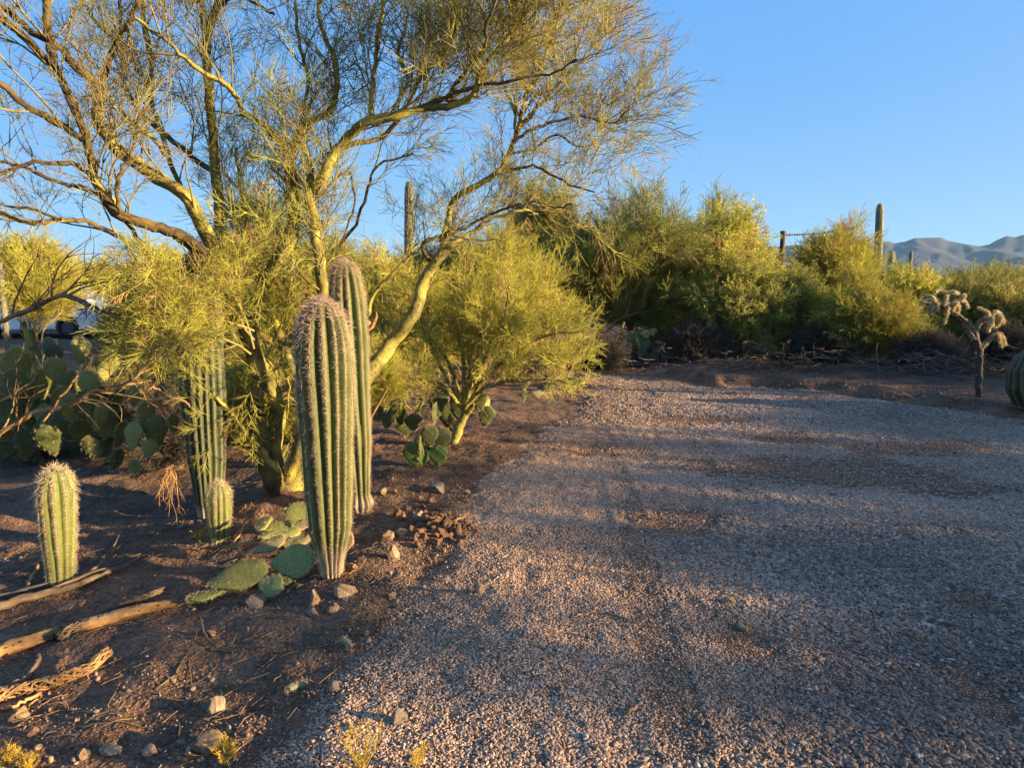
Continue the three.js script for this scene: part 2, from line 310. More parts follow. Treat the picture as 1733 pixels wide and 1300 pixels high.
// pebbles
function pebbleGeo(seed) {
  const r = rngOf(seed), g = new THREE.IcosahedronGeometry(1, 1), p = g.attributes.position, v = new V3(), a = r.sph(), b = r.sph(), cutP = Array.from({ length: seed % 2 ? 6 : 3 }, () => [r.sph(), r.r(0.45, 0.8)]);
  for (let i = 0; i < p.count; i++) { v.fromBufferAttribute(p, i); for (const [n, d] of cutP) { const k = v.dot(n) - d; if (k > 0) v.addScaledVector(n, -k * 0.95); } const s = 1.1 + 0.2 * Math.sin(v.dot(a) * 2.3 + seed) + 0.14 * Math.sin(v.dot(b) * 3.4); v.multiplyScalar(s); p.setXYZ(i, v.x, v.y * 0.62, v.z * 0.78); }
  g.deleteAttribute('uv'); g.deleteAttribute('normal'); const m = mergeVertices(g, 1e-4); m.computeVertexNormals(); return m;
}
const pebbles = [1, 2, 3, 4, 5].map(pebbleGeo);
function pebbleColor(r, coarse, x = 0, z = 0) {
  const k = r.r(0.4, 1.5) * (1 + 0.55 * fbm(x * 0.9 + 3, z * 0.9, 4)), t = r();
  if (t < 0.025) return C(0.38, 0.34, 0.29);
  if (t < 0.3) return C(0.31 * k, 0.185 * k, 0.115 * k);
  if (coarse && t < 0.6) return C(0.262 * k, 0.184 * k, 0.122 * k);
  return coarse ? C(0.218 * k, 0.172 * k, 0.135 * k) : C(0.33 * k, 0.216 * k, 0.138 * k);
}
{
  const r = rngOf(42), mats = [[], [], [], [], []], cols = [[], [], [], [], []], big = [], q = new THREE.Quaternion(), e = new THREE.Euler(), pos = new V3(), sc = new V3();
  const put = (x, z, s, coarse) => {
    const y = driveH(x, z); e.set(r.n() * 0.45, r() * 6.28, r.n() * 0.45); q.setFromEuler(e); pos.set(x, y + s * r.r(0.0, 0.2), z); sc.set(s * r.r(0.75, 1.65), s * r.r(0.55, 1.15), s * r.r(0.7, 1.2));
    const m = new THREE.Matrix4().compose(pos, q, sc), c = pebbleColor(r, coarse, x, z), k = Math.floor(r() * 5), d = Math.hypot(x, z);
    if (Math.abs(x) < 0.74 * -z * 1.03 && s / d > 0.0042) big.push([s / d, m, c, k]); else { mats[k].push(m); cols[k].push(c); }
  };
  const cover = (x0, x1, z0, z1, n, f) => { for (let i = 0; i < n; i++) { const x = r.r(x0, x1), z = r.r(z0, z1); if (Math.abs(x) > 0.8 * -z + 0.5) continue; f(x, z); } };
  const ok = (x, z) => { const sd = driveSd(x, z) + 0.25 * fbm(x * 2.1, z * 2.1, 3); return sd > 0.12 || r() < smoothstep(sd, -0.3, 0.12) * 0.6; };
  const coarseAt = (x, z) => smoothstep(x - 0.35 - 0.16 * (-z - 2) + 0.9 * fbm(x * 1.2, z * 1.2, 3), 0.0, 0.9);
  const bare = (x, z) => { const [td] = trackAt(x, z); return sandAt(x, z) * 0.93 > r() || (td < 0.1 && r() < 0.7); };
  // fine chips
  cover(-1.3, 5, -4.3, -1.6, 270000, (x, z) => { if (coarseAt(x, z) * 0.75 > r() || !ok(x, z) || bare(x, z)) return; put(x, z, 0.005 * Math.exp(r.n() * 0.6), false); });
  cover(-1.2, 6, -7.5, -4.3, 1110000, (x, z) => { if (coarseAt(x, z) * 0.6 > r() || !ok(x, z) || bare(x, z)) return; put(x, z, 0.0063 * Math.exp(r.n() * 0.55), false); });
  cover(-0.5, 9.5, -12, -7.5, 110000, (x, z) => { if (!ok(x, z) || bare(x, z)) return; put(x, z, r.r(0.0065, 0.0125), r() < 0.5); });
  // coarse pebbles
  cover(-0.3, 5.2, -5.5, -1.6, 125000, (x, z) => { if (coarseAt(x, z) < r() || !ok(x, z) || bare(x, z)) return; put(x, z, 0.0085 * Math.exp(r.n() * 0.62) * (r() < 0.02 ? 1.7 : 1), true); });
  cover(0.2, 8.8, -10.5, -5.5, 105000, (x, z) => { if (coarseAt(x, z) < r() || !ok(x, z) || bare(x, z)) return; put(x, z, 0.0098 * Math.exp(r.n() * 0.6), true); });
  big.sort((a, b) => b[0] - a[0]);
  big.slice(300).forEach(([, m, c, k]) => { mats[k].push(m); cols[k].push(c); });
  const shades = Array.from({ length: 14 }, () => std({ color: pebbleColor(r, true), roughness: 0.8 }));
  big.slice(0, 300).forEach(([, m, , k], i) => { const o = part('pebble', pebbles[k], shades[i % 14], drive); m.decompose(o.position, o.quaternion, o.scale); });
  for (let k = 0; k < 5; k++) inst('pebble_bed', pebbles[k], M.pebble, mats[k], cols[k], drive);
  // grit and small stones on the dirt
  const gm = [[], [], [], [], []], gc = [[], [], [], [], []];
  cover(-3.6, 0.6, -5.5, -1.6, 34000, (x, z) => {
    const sd = driveSd(x, z); if (sd > 0.1) return; const n = fbm(x * 1.8, z * 1.8, 3); if (n + 0.22 + 0.5 * smoothstep(sd, -0.5, 0) < r()) return;
    const s = r() < 0.03 ? r.r(0.008, 0.016) : r.r(0.0028, 0.0065), k = Math.floor(r() * 5), t = r.r(0.6, 1.2); e.set(r() * 6, r() * 6, r() * 6); q.setFromEuler(e);
    gm[k].push(new THREE.Matrix4().compose(pos.set(x, groundH(x, z) + s * 0.25, z), q, sc.set(s, s, s))); gc[k].push(r() < 0.5 ? C(0.27 * t, 0.165 * t, 0.1 * t) : C(0.21 * t, 0.155 * t, 0.115 * t));
  });
  const grit = new THREE.Group(); grit.name = 'grit'; scene.add(grit); tag(grit, 'small grit and stones scattered over the brown dirt', 'grit', null, 'stuff');
  for (let k = 0; k < 5; k++) inst('small_stone', pebbles[k], M.pebble, gm[k], gc[k], grit);
}
// mountains beyond the plain
{
  const ridge = [[200, 452], [520, 440], [800, 446], [1050, 440], [1250, 424], [1340, 418], [1405, 414], [1425, 421], [1447, 421], [1460, 415], [1471, 419], [1481, 413], [1497, 411], [1507, 415], [1526, 412], [1541, 406], [1586, 405], [1596, 410], [1620, 415], [1651, 420], [1667, 417], [1680, 409], [1696, 402], [1709, 405], [1724, 400], [1760, 404], [1830, 390], [1950, 412], [2150, 425], [2500, 445]];
  const at = (px) => { for (let i = 1; i < ridge.length; i++) if (px <= ridge[i][0]) { const t = (px - ridge[i - 1][0]) / (ridge[i][0] - ridge[i - 1][0]); return lerp(ridge[i - 1][1], ridge[i][1], t); } return 445; };
  const D = 8200, cols = 420, rows = 46, pos = [], col = [], idx = [];
  for (let j = 0; j <= rows; j++) for (let i = 0; i <= cols; i++) {
    const px = 200 + i / cols * 2300, v = j / rows, d = D - 2600 + v * 4600, top = P(px, at(px) - 3, D).y, x = (px - 866.5) / 1169 * d;
    const foot = groundH(x, -d) - 6, up = v < 0.565 ? Math.pow(v / 0.565, 1.5) : 1 - Math.pow((v - 0.565) / 0.435, 1.3);
    let n = 0, a = 1, f = 0.00085; for (let o = 0; o < 5; o++) { n += a * (1 - Math.abs(vnoise(x * f + o * 9, d * f * 0.8) * 2 - 1)); f *= 2.1; a *= 0.5; }
    const y = foot + (top - foot) * up * (1 - 0.5 * (1 - Math.pow(up, 3)) * (1.25 - n * 0.62)) + (j ? (n - 1.1) * 150 * up * (1 - Math.pow(up, 8)) : 0) + ((vnoise(x * 0.012, d * 0.01) - 0.5) * 44 + (vnoise(x * 0.03, d * 0.025) - 0.5) * 16) * up * (1 - Math.pow(up, 5));
    pos.push(x, y, -d); const t = vnoise(x * 0.004, d * 0.004), k = 0.85 + 0.3 * vnoise(x * 0.02, d * 0.02); col.push((0.022 + 0.045 * t * t) * k, (0.024 + 0.032 * t * t) * k, (0.024 + 0.018 * t * t) * k);
  }
  for (let j = 0; j < rows; j++) for (let i = 0; i < cols; i++) { const a = j * (cols + 1) + i, b = a + cols + 1; idx.push(a, a + 1, b, a + 1, b + 1, b); }
  const g = new THREE.BufferGeometry(); g.setAttribute('position', new THREE.Float32BufferAttribute(pos, 3)); g.setAttribute('color', new THREE.Float32BufferAttribute(col, 3)); g.setIndex(idx); g.computeVertexNormals();
  tag(part('mountains', g, std({ vertexColors: true, roughness: 1 }), scene), 'blue grey mountain range along the horizon beyond the desert', null, null, 'structure');
}

// ------------------------------------------------------------------ foliage
function sprayGeo(seed, o) { // a fine broom of green twigs along +y
  const r = rngOf(seed), b = bag(), up = new V3(0, 1, 0);
  const strand = (p0, dir, len, rad, bend) => { const n = 3, pts = []; const d = dir.clone(), p = p0.clone(); for (let i = 0; i < n; i++) { pts.push(p.clone()); p.addScaledVector(d, len / (n - 1)); d.add(bend).normalize(); } ringTube(pts, [rad, rad * 0.8, rad * 0.35], 3, b); return pts; };
  const main = []; { const d = up.clone(), p = new V3(), bend = r.sph().multiplyScalar(0.12); for (let i = 0; i < 5; i++) { main.push(p.clone()); p.addScaledVector(d, o.len / 4); d.add(bend).add(r.sph().multiplyScalar(0.08)).normalize(); } }
  ringTube(main, [1, 0.85, 0.7, 0.55, 0.3].map((k) => k * o.rad * 1.3), 3, b);
  for (let k = 0; k < o.side; k++) {
    const t = r.r(0.08, 0.95), s = t * 4, i = Math.floor(s), p = main[i].clone().lerp(main[i + 1], s - i), tan = main[i + 1].clone().sub(main[i]).normalize(), w = r.sph();
    w.addScaledVector(tan, -w.dot(tan)).normalize(); const d = tan.clone().multiplyScalar(Math.cos(o.ang)).addScaledVector(w, Math.sin(o.ang) * r.r(0.6, 1.2)).normalize();
    const L = o.len * r.r(0.3, 0.62) * (1.1 - 0.5 * t), pts = strand(p, d, L, o.rad, tan.clone().multiplyScalar(0.12).add(r.sph().multiplyScalar(0.1)));
    for (let q = 0; q < o.sub; q++) { const u = r.r(0.2, 0.9), pp = pts[0].clone().lerp(pts[2], u), w2 = r.sph(); strand(pp, d.clone().multiplyScalar(0.8).addScaledVector(w2, 0.55).normalize(), L * r.r(0.25, 0.5), o.rad * 0.75, r.sph().multiplyScalar(0.1)); }
    if (o.leaf) for (let q = 0; q < o.leaf; q++) {
      const u = r.r(0.15, 1), pp = pts[0].clone().lerp(pts[2], u), a = r.sph(), n = r.sph(), l = o.leafLen * r.r(0.6, 1.2), c = b.p.length / 3; n.addScaledVector(a, -n.dot(a)).normalize(); const s2 = new V3().crossVectors(a, n);
      for (const [f, g, h] of [[0, 0, 0], [0.5, 0.22, 0.06], [1, 0, 0.02], [0.5, -0.22, 0.06]]) { const v = pp.clone().addScaledVector(a, l * f).addScaledVector(s2, l * g).addScaledVector(n, l * h); b.p.push(v.x, v.y, v.z); b.n.push(n.x, n.y, n.z); b.u.push(f, g); }
      b.i.push(c, c + 1, c + 2, c, c + 2, c + 3);
    }
  }
  return geoOf(b);
}
const SPRAY = {
  fine: [11, 12, 13, 14].map((s) => sprayGeo(s, { len: 0.36, rad: 0.0021, side: 9, sub: 1, ang: 0.72 })),
  bright: [21, 22, 23, 24].map((s) => sprayGeo(s, { len: 0.26, rad: 0.0021, side: 12, sub: 1, ang: 0.75 })),
  far: [31, 32, 33].map((s) => sprayGeo(s, { len: 0.46, rad: 0.0034, side: 13, sub: 2, ang: 0.68 })),
  leafy: [41, 42, 43].map((s) => sprayGeo(s, { len: 0.4, rad: 0.0022, side: 12, sub: 1, ang: 0.6, leaf: 9, leafLen: 0.03 })),
  tiny: [51, 52].map((s) => sprayGeo(s, { len: 0.12, rad: 0.0012, side: 9, sub: 0, ang: 0.75, leaf: 7, leafLen: 0.013 })),
};
const PAL = {
  gold: (r) => { const k = r.r(1.2, 2.2), t = r(); return t < 0.12 ? C(0.30 * k, 0.21 * k, 0.08 * k) : C(0.31 * k, 0.295 * k, 0.05 * k); },
  ochre: (r) => { const k = r.r(1.0, 1.9), t = r(); return t < 0.2 ? C(0.27 * k, 0.19 * k, 0.08 * k) : C(0.295 * k, 0.27 * k, 0.06 * k); },
  olive: (r) => { const k = r.r(1.0, 2.0); return r() < 0.16 ? C(0.26 * k, 0.19 * k, 0.07 * k) : C(0.245 * k, 0.25 * k, 0.055 * k); },
  green: (r) => { const k = r.r(1.0, 1.9); return r() < 0.4 ? C(0.29 * k, 0.26 * k, 0.05 * k) : C(0.19 * k, 0.215 * k, 0.05 * k); },
  lime: (r) => { const k = r.r(1.05, 1.9); return r() < 0.12 ? C(0.3 * k, 0.2 * k, 0.07 * k) : C(0.315 * k, 0.30 * k, 0.05 * k); },
  grey: (r) => { const k = r.r(0.8, 1.6); return r() < 0.4 ? C(0.24 * k, 0.19 * k, 0.1 * k) : C(0.25 * k, 0.235 * k, 0.07 * k); },
  amber: (r) => { const k = r.r(0.8, 1.5); return r() < 0.2 ? C(0.36 * k, 0.3 * k, 0.06 * k) : C(0.5 * k, 0.34 * k, 0.03 * k); },
  deadwood: (r) => { const k = r.r(0.6, 1.3); return C(0.15 * k, 0.12 * k, 0.09 * k); },
};
const UP = new V3(0, 1, 0), QX = new THREE.Quaternion(), QR = new THREE.Quaternion();
function sprayAt(list, p, dir, s, r, flat = 1) { QX.setFromUnitVectors(UP, dir); QR.setFromAxisAngle(UP, r() * 6.283); QX.multiply(QR); list.push(new THREE.Matrix4().compose(p, QX, new V3(s * flat, s, s * flat))); }
// side branches along a path, and sprays on the last level
function grow(path, r0, lvl, o, r, TW, SP) {
  const n = path.length, N = o.n[lvl] * (0.75 + 0.5 * r());
  for (let k = 0; k < N; k++) {
    const t = lerp(o.tmin[lvl], 1, Math.pow(r(), 0.85)), s = Math.min(t * (n - 1), n - 1.001), i = Math.floor(s), p = path[i].clone().lerp(path[i + 1], s - i), tan = path[i + 1].clone().sub(path[i]).normalize();
    if (o.where && !o.where(p)) continue;
    const w = r.sph(); w.addScaledVector(tan, -w.dot(tan)).normalize();
    const d = tan.clone().multiplyScalar(o.along ?? 0.75).addScaledVector(w, o.spread ?? 0.7).addScaledVector(UP, o.up ?? 0.3); if (o.bias) d.add(o.bias); d.normalize();
    const L = o.len[lvl] * r.r(0.55, 1.25) * (1.15 - 0.45 * t), m = 6, pts = [], q = p.clone(), bend = r.sph().multiplyScalar(0.16).addScaledVector(UP, (o.up ?? 0.3) * 0.25);
    for (let a = 0; a < m; a++) { pts.push(q.clone()); q.addScaledVector(d, L / (m - 1)); d.add(bend).add(r.sph().multiplyScalar(o.kink ?? 0.16)).normalize(); }
    const rr = Math.min(r0 * 0.55, o.rad[lvl]) * r.r(0.7, 1.1); ringTube(pts, pts.map((_, a) => rr * (1 - 0.72 * a / (m - 1))), lvl === 0 ? 5 : 4, TW);
    if (lvl + 1 < o.n.length) grow(pts, rr, lvl + 1, o, r, TW, SP);
    if (lvl + 1 >= o.n.length || o.sprayAll) {
      const ns = Math.max(1, Math.round(o.sprays * r.r(0.6, 1.4)));
      for (let a = 0; a < ns; a++) {
        const u = r.r(0.15, 1) * (m - 1) * 0.999, ii = Math.floor(u), pp = pts[ii].clone().lerp(pts[ii + 1], u - ii), tt = pts[ii + 1].clone().sub(pts[ii]).normalize().addScaledVector(r.sph(), o.fan ?? 0.55).addScaledVector(UP, o.sprayUp ?? 0.1).normalize();
        sprayAt(SP, pp, tt, o.scale * r.r(0.65, 1.25), r);
      }
    }
  }
}
function addSprays(parent, SP, kind, pal, r, name = 'foliage') {
  const lists = SPRAY[kind].map(() => [[], []]); SP.forEach((m) => { const l = lists[Math.floor(r() * lists.length)]; l[0].push(m); l[1].push(pal(r)); });
  lists.forEach(([m, c], i) => { if (m.length) inst(name, SPRAY[kind][i], M.leaf, m, c, parent); });
}
const stat = { sprays: 0 };
// a many-stemmed shrub or small tree: crown of half-width W and height H above base
function shrub(o) {
  const r = rngOf(o.seed), b = o.base, g = thing(o.name ?? 'desert_shrub', b, o.label, o.category ?? 'shrub', o.group), TW = bag(), ST = bag(), SP = [];
  const cut = (o.kind ? 0.36 : 0.46) * (o.grow?.scale ?? 1), W = Math.max(0.25, o.W - cut * 0.8), H = Math.max(0.3, o.H - cut), stems = o.stems ?? 9, off = o.off ?? 0;
  for (let k = 0; k < stems; k++) {
    const a = (k + r.r(0.1, 0.9)) / stems * 6.283, rho = Math.sqrt(r.r(0.05, 1)), x = Math.cos(a) * rho * W + off * r.r(0.5, 1.1), z = Math.sin(a) * rho * W * (o.deep ?? 0.8), y = H * (0.55 + 0.45 * r() + (r() < 0.18 ? 0.14 : 0)) * (1 - (o.dome ?? 0.4) * rho * rho);
    const end = new V3(x, y, z), s0 = new V3(Math.cos(a) * 0.05, o.trunk ? o.trunk.y : -0.05, Math.sin(a) * 0.05), mid = new V3(x * r.r(0.3, 0.5), y * r.r(0.45, 0.65), z * r.r(0.3, 0.5)); if (o.trunk) { s0.x += o.trunk.x; s0.z += o.trunk.z; mid.y = Math.max(mid.y, o.trunk.y + 0.15 * H); }
    const path = spline([s0, mid.add(r.sph().multiplyScalar(0.1 * H)), end], 9, 0.025 * H, r), rad = (o.stemR ?? 0.018) * r.r(0.7, 1.2);
    ringTube(path, path.map((_, i) => rad * (1 - 0.75 * i / 8)), 6, ST, 0.1);
    grow(path, rad, 0, { n: [8, 5], tmin: [o.low ?? 0.25, 0.2], len: [0.32 * H, 0.2 * H], rad: [0.008, 0.004], sprays: 3, scale: 1, up: 0.25, ...o.grow }, r, TW, SP);
  }
  part('stem', geoOf(ST), o.stemMat ?? M.twigBrown, g);
  part('twigs', geoOf(TW), o.twigMat ?? M.twig, g, 'stuff');
  addSprays(g, SP, o.kind ?? 'far', o.pal ?? PAL.olive, r); stat.sprays += SP.length;
  return g;
}

// ------------------------------------------------------------------ the big palo verde
{
  const base = G(468, 838), tree = thing('palo_verde_tree', base, 'large palo verde with many crooked yellow green limbs spreading over the saguaros', 'tree');
  const r = rngOf(900), TW = bag(), SPa = [], SPb = [], SPc = [], D0 = -base.z;
  // limbs: [points px,py ... , depth at the start, depth at the end, width px start, end, old bark?]
  const L = (list, d0, d1, w0, w1, old = 0, o = {}) => ({ list, d0, d1, w0, w1, old, o });
  const limbs = [
    L([[476, 842], [454, 790], [441, 745], [434, 700], [432, 664]], D0, D0 - 0.05, 46, 25, 1, { bare: 1, trunk: 1 }),
    L([[470, 825], [462, 760], [470, 700], [452, 640], [428, 590], [428, 530], [444, 490], [462, 455], [490, 412], [496, 390], [499, 346], [492, 277]], D0 + 0.1, D0, 36, 20, 0, { bare: 0.55 }),
    L([[492, 277], [478, 242], [440, 208], [415, 194], [391, 149], [339, 118], [280, 69], [230, 30]], D0, D0 - 0.7, 14, 5, 0),
    L([[492, 277], [502, 235], [516, 208], [554, 194], [568, 163], [568, 104], [554, 69], [540, 20], [545, -60]], D0, D0 + 0.3, 15, 6, 0),
    L([[430, 560], [400, 500], [384, 450], [376, 420], [372, 346], [364, 270], [360, 208], [353, 145], [350, 69], [363, 28], [374, 0], [390, -70]], D0 + 0.1, D0 - 0.1, 24, 12, 0, { bare: 0.4 }),
    L([[350, 69], [345, 30], [338, -40]], D0, D0 + 0.2, 11, 7, 0),
    L([[363, 28], [385, 0], [420, -2], [450, 18], [464, 24]], D0 - 0.05, D0 - 0.3, 8, 4, 1),
    L([[440, 640], [410, 540], [385, 470], [363, 429], [339, 374], [312, 329], [263, 298], [208, 260], [177, 222], [166, 197], [171, 149]], D0, D0 - 0.55, 28, 19, 0, { bare: 0.5 }),
    L([[171, 149], [138, 118], [93, 73], [42, 45], [0, 7], [-80, -30]], D0 - 0.55, D0 - 0.9, 14, 7, 1),
    L([[171, 149], [180, 121], [197, 76], [222, 31], [239, 0], [262, -60]], D0 - 0.55, D0 - 0.4, 12, 6, 1),
    L([[181, 158], [199, 185], [230, 210], [263, 238], [280, 262]], D0 - 0.5, D0 - 0.3, 7, 8, 0, { bare: 1 }),
    L([[300, 460], [346, 440], [330, 415], [305, 398], [242, 377], [197, 360], [170, 322], [156, 277], [145, 225], [121, 173], [87, 107], [40, 62], [0, 30], [-80, 0]], D0 - 0.3, D0 - 1.0, 22, 7, 1, { bare: 0.35 }),
    L([[400, 520], [375, 462], [346, 432], [322, 410], [300, 396]], D0 - 0.1, D0 - 0.42, 26, 22, 1, { bare: 1 }),
    L([[92, 110], [86, 70], [80, 35], [81, 0], [84, -60]], D0 - 0.85, D0 - 0.8, 13, 9, 1),
    L([[205, 362], [199, 320], [205, 288], [222, 265], [228, 230], [232, 205], [250, 180]], D0 - 0.7, D0 - 0.6, 8, 4, 1),
    L([[345, 400], [322, 345], [300, 300], [283, 255], [268, 210], [253, 149], [256, 104], [242, 35], [246, -40]], D0 + 0.1, D0 + 0.2, 11, 7, 0),
    L([[372, 300], [322, 262], [290, 235], [240, 195], [215, 150], [207, 90], [205, 30], [200, -40]], D0 + 0.3, D0 + 0.5, 12, 6, 1),
    L([[253, 149], [222, 100], [194, 69], [166, 38], [138, 0], [110, -50]], D0 + 0.1, D0, 9, 5, 0),
    L([[145, 235], [97, 208], [52, 183], [0, 142], [-80, 100]], D0 - 0.75, D0 - 1.1, 12, 7, 1),
    L([[152, 294], [121, 277], [42, 277], [0, 297], [-60, 310]], D0 - 0.65, D0 - 1.0, 8, 4, 1),
    L([[180, 335], [130, 315], [104, 311], [52, 287], [0, 273], [-70, 250]], D0 - 0.6, D0 - 0.9, 7, 4, 1),
    L([[268, 447], [242, 422], [194, 398], [156, 377], [104, 372], [52, 376], [0, 360], [-60, 350]], D0 - 0.4, D0 - 1.0, 9, 6, 1),
    L([[104, 372], [62, 357], [0, 346], [-50, 350]], D0 - 0.75, D0 - 1.0, 5, 3, 1),
    L([[430, 560], [330, 500], [268, 445], [245, 415], [222, 388], [196, 345], [160, 300]], D0 - 0.1, D0 - 0.7, 14, 5, 0),
    L([[486, 815], [520, 720], [555, 600], [552, 520], [547, 487], [541, 443], [533, 400], [530, 360], [523, 346], [524, 318], [530, 298]], D0 + 0.05, D0 - 0.05, 28, 17, 0, { bare: 0.6 }),
    L([[530, 298], [516, 249], [512, 200], [520, 130], [505, 60], [500, -30]], D0 - 0.05, D0 + 0.2, 9, 5, 0),
    L([[530, 325], [554, 288], [562, 268], [585, 238], [619, 208], [671, 194], [723, 182], [775, 177], [802, 155], [820, 110], [862, 60], [900, 15], [930, -40]], D0 - 0.05, D0 - 0.2, 22, 5, 0),
    L([[555, 262], [600, 244], [640, 236], [672, 208], [695, 165], [720, 120], [760, 80], [770, 20], [790, -50]], D0 + 0.1, D0 + 0.5, 10, 5, 1),
    L([[632, 202], [628, 160], [636, 110], [640, 50], [655, -30]], D0, D0 - 0.4, 11, 5, 0),
    L([[700, 188], [760, 160], [790, 118], [820, 84], [825, 40], [850, -30]], D0, D0 - 0.5, 11, 5, 1),
    L([[723, 182], [790, 150], [850, 138], [910, 130], [970, 120], [1010, 100]], D0 - 0.1, D0 - 0.4, 8, 3, 1),
    L([[660, 196], [690, 140], [675, 90], [690, 30], [680, -40]], D0, D0 + 0.4, 8, 4, 0),
    L([[490, 835], [540, 760], [590, 690], [619, 639], [645, 608], [668, 572], [689, 547], [706, 521], [714, 487], [726, 458], [746, 432], [768, 412]], D0 + 0.12, D0 + 0.7, 44, 19, 0, { bare: 0.75, dens: 0.3 }),
    L([[746, 432], [752, 400], [757, 380], [763, 350], [775, 332], [813, 312], [848, 284], [869, 240], [879, 208], [895, 160], [930, 110], [960, 50], [985, -20]], D0 + 0.65, D0 + 0.5, 15, 5, 0, { bare: 0.4, dens: 1.1 }),
    L([[730, 450], [716, 415], [750, 398], [792, 384], [837, 360], [879, 346], [931, 343], [960, 352], [1000, 345]], D0 + 0.6, D0 + 0.3, 9, 3, 1, { bare: 0.3, dens: 0.45 }),
    L([[768, 412], [800, 392], [830, 372], [880, 356], [920, 362]], D0 + 0.7, D0 + 1.0, 12, 4, 0, { bare: 0.3, dens: 0.4 }),
    L([[848, 287], [880, 285], [910, 281], [959, 298], [1000, 315], [1050, 325]], D0 + 0.6, D0 + 0.2, 7, 3, 1, { dens: 0.5 }),
    L([[869, 240], [900, 222], [966, 205], [1035, 197], [1090, 208], [1130, 185]], D0 + 0.55, D0 + 0.6, 8, 3, 1),
    L([[875, 225], [910, 190], [960, 150], [1010, 110], [1060, 90]], D0 + 0.5, D0 + 0.9, 8, 3, 1),
    L([[872, 232], [870, 190], [850, 140], [850, 90]], D0 + 0.55, D0 + 0.8, 7, 3, 0),
    L([[860, 262], [920, 250], [960, 228], [1020, 250], [1060, 235]], D0 + 0.6, D0 + 0.9, 6, 3, 1),
    L([[505, 690], [498, 632], [487, 602], [472, 567], [462, 530], [440, 470], [420, 400], [410, 330], [400, 250]], D0 + 0.4, D0 + 0.9, 20, 7, 0, { bare: 0.6 }),
    L([[624, 660], [622, 590], [625, 540], [632, 498], [668, 462], [700, 430], [730, 405], [770, 395]], D0 + 0.4, D0 + 0.6, 11, 5, 0, { bare: 0.5, dens: 0.4 }),
    L([[540, 330], [590, 290], [600, 330], [590, 380], [575, 420]], D0 + 0.2, D0 + 0.3, 6, 3, 1),
    L([[560, 430], [600, 385], [620, 330], [640, 280], [700, 260]], D0 + 0.7, D0 + 1.1, 8, 4, 1, { dens: 0.35 }),
    L([[470, 800], [425, 740], [390, 700], [366, 672]], D0 - 0.02, D0 - 0.35, 16, 6, 0, { bare: 1 }),
    L([[474, 815], [425, 760], [390, 742], [375, 735]], D0, D0 - 0.2, 18, 12, 1, { bare: 1 }),
  ];
  for (const l of limbs) {
    const n0 = l.list.length, pts = l.list.map(([x, y], i) => { const t = i / (n0 - 1); return P(x > 880 ? 880 + (x - 880) * 0.74 : x, y, lerp(l.d0, l.d1, t) + 0.05 * Math.sin(i * 1.7 + l.w0)); });
    const N = Math.max(8, n0 * 4), path = local(spline(pts, N, l.w0 > 14 ? 0.006 : 0.009, r), base), m = (D0 / FOC) / 2 * 0.9, rad = path.map((_, i) => m * lerp(l.w0, l.w1, Math.pow(i / (N - 1), 0.8)));
    if (l.o.trunk) { rad[0] *= 1.25; rad[1] *= 1.1; }
    const mesh = part(l.o.trunk ? 'trunk' : 'limb', tubeGeo(path, rad, l.w0 > 14 ? 14 : 9, 0.2), l.old ? M.oldBark : M.bark, tree);
    if (l.o.trunk) mesh.userData.label = 'thick trunk with broken pale top';
    if (l.o.bare === 1) continue;
    const left = l.list[n0 - 1][0] < 300, right = l.list[n0 - 1][0] > 690, len = path[0].distanceTo(path[N - 1]), SP = right ? SPb : left ? SPa : SPc;
    const tm = Math.max(l.o.bare ?? 0.12, 0.1);
    const opt = left ? { n: [3.6 * len + 2, 3.8], len: [0.62, 0.34], sprays: 1.05, scale: 0.95, up: 0.42, spread: 0.75, along: 0.8 }
      : right ? { n: [6 * len + 3, 5], len: [0.48, 0.3], sprays: 2.6, scale: 0.88, up: 0.4, spread: 0.75, along: 0.85, bias: new V3(0.1, 0, 0) }
        : { n: [4.4 * len + 2, 4.2], len: [0.55, 0.34], sprays: 1.9, scale: 0.95, up: 0.45, spread: 0.75, along: 0.7 };
    opt.n[0] *= l.o.dens ?? 1; opt.sprays *= Math.sqrt(l.o.dens ?? 1);
    grow(path, rad[Math.floor(N / 2)], 0, { tmin: [tm, 0.15], rad: [0.0085, 0.0042], fan: 0.85, sprayUp: 0.2, kink: 0.24, ...opt }, r, TW, SP);
  }
  part('twigs', geoOf(TW), M.twigBrown, tree, 'stuff');
  addSprays(tree, SPa, 'fine', PAL.grey, r); addSprays(tree, SPb, 'fine', PAL.ochre, r); addSprays(tree, SPc, 'fine', PAL.olive, r);
  // low leafy shoots hanging in front of the left saguaro and round the trunk
  const TL = bag(), SL = [];
  const clear = (p) => { const w = p.clone().add(base).sub(new V3(0, EYE, 0)), f = -w.z * Math.cos(PITCH) - w.y * Math.sin(PITCH), v = w.y * Math.cos(PITCH) - w.z * Math.sin(PITCH), x = 866.5 + w.x / f * FOC, y = 650 - v / f * FOC; return Math.hypot((x - 335) / 62, (y - 425) / 62) > 1; };
  const shoot = (pts, d0, d1, n, sc) => { const path = local(spline(pts.map(([x, y], i) => P(x, y, lerp(d0, d1, i / (pts.length - 1)))), 10, 0.012, r), base); ringTube(path, path.map((_, i) => 0.009 * (1 - 0.08 * i)), 5, TL); grow(path, 0.009, 0, { n: [n, 4], tmin: [0.1, 0.1], len: [0.36, 0.2], rad: [0.005, 0.003], sprays: 3.4, scale: sc, where: clear, up: 0.12, spread: 0.85, along: 0.6, fan: 0.8, sprayUp: 0 }, r, TL, SL); };
  const df = 4.05;
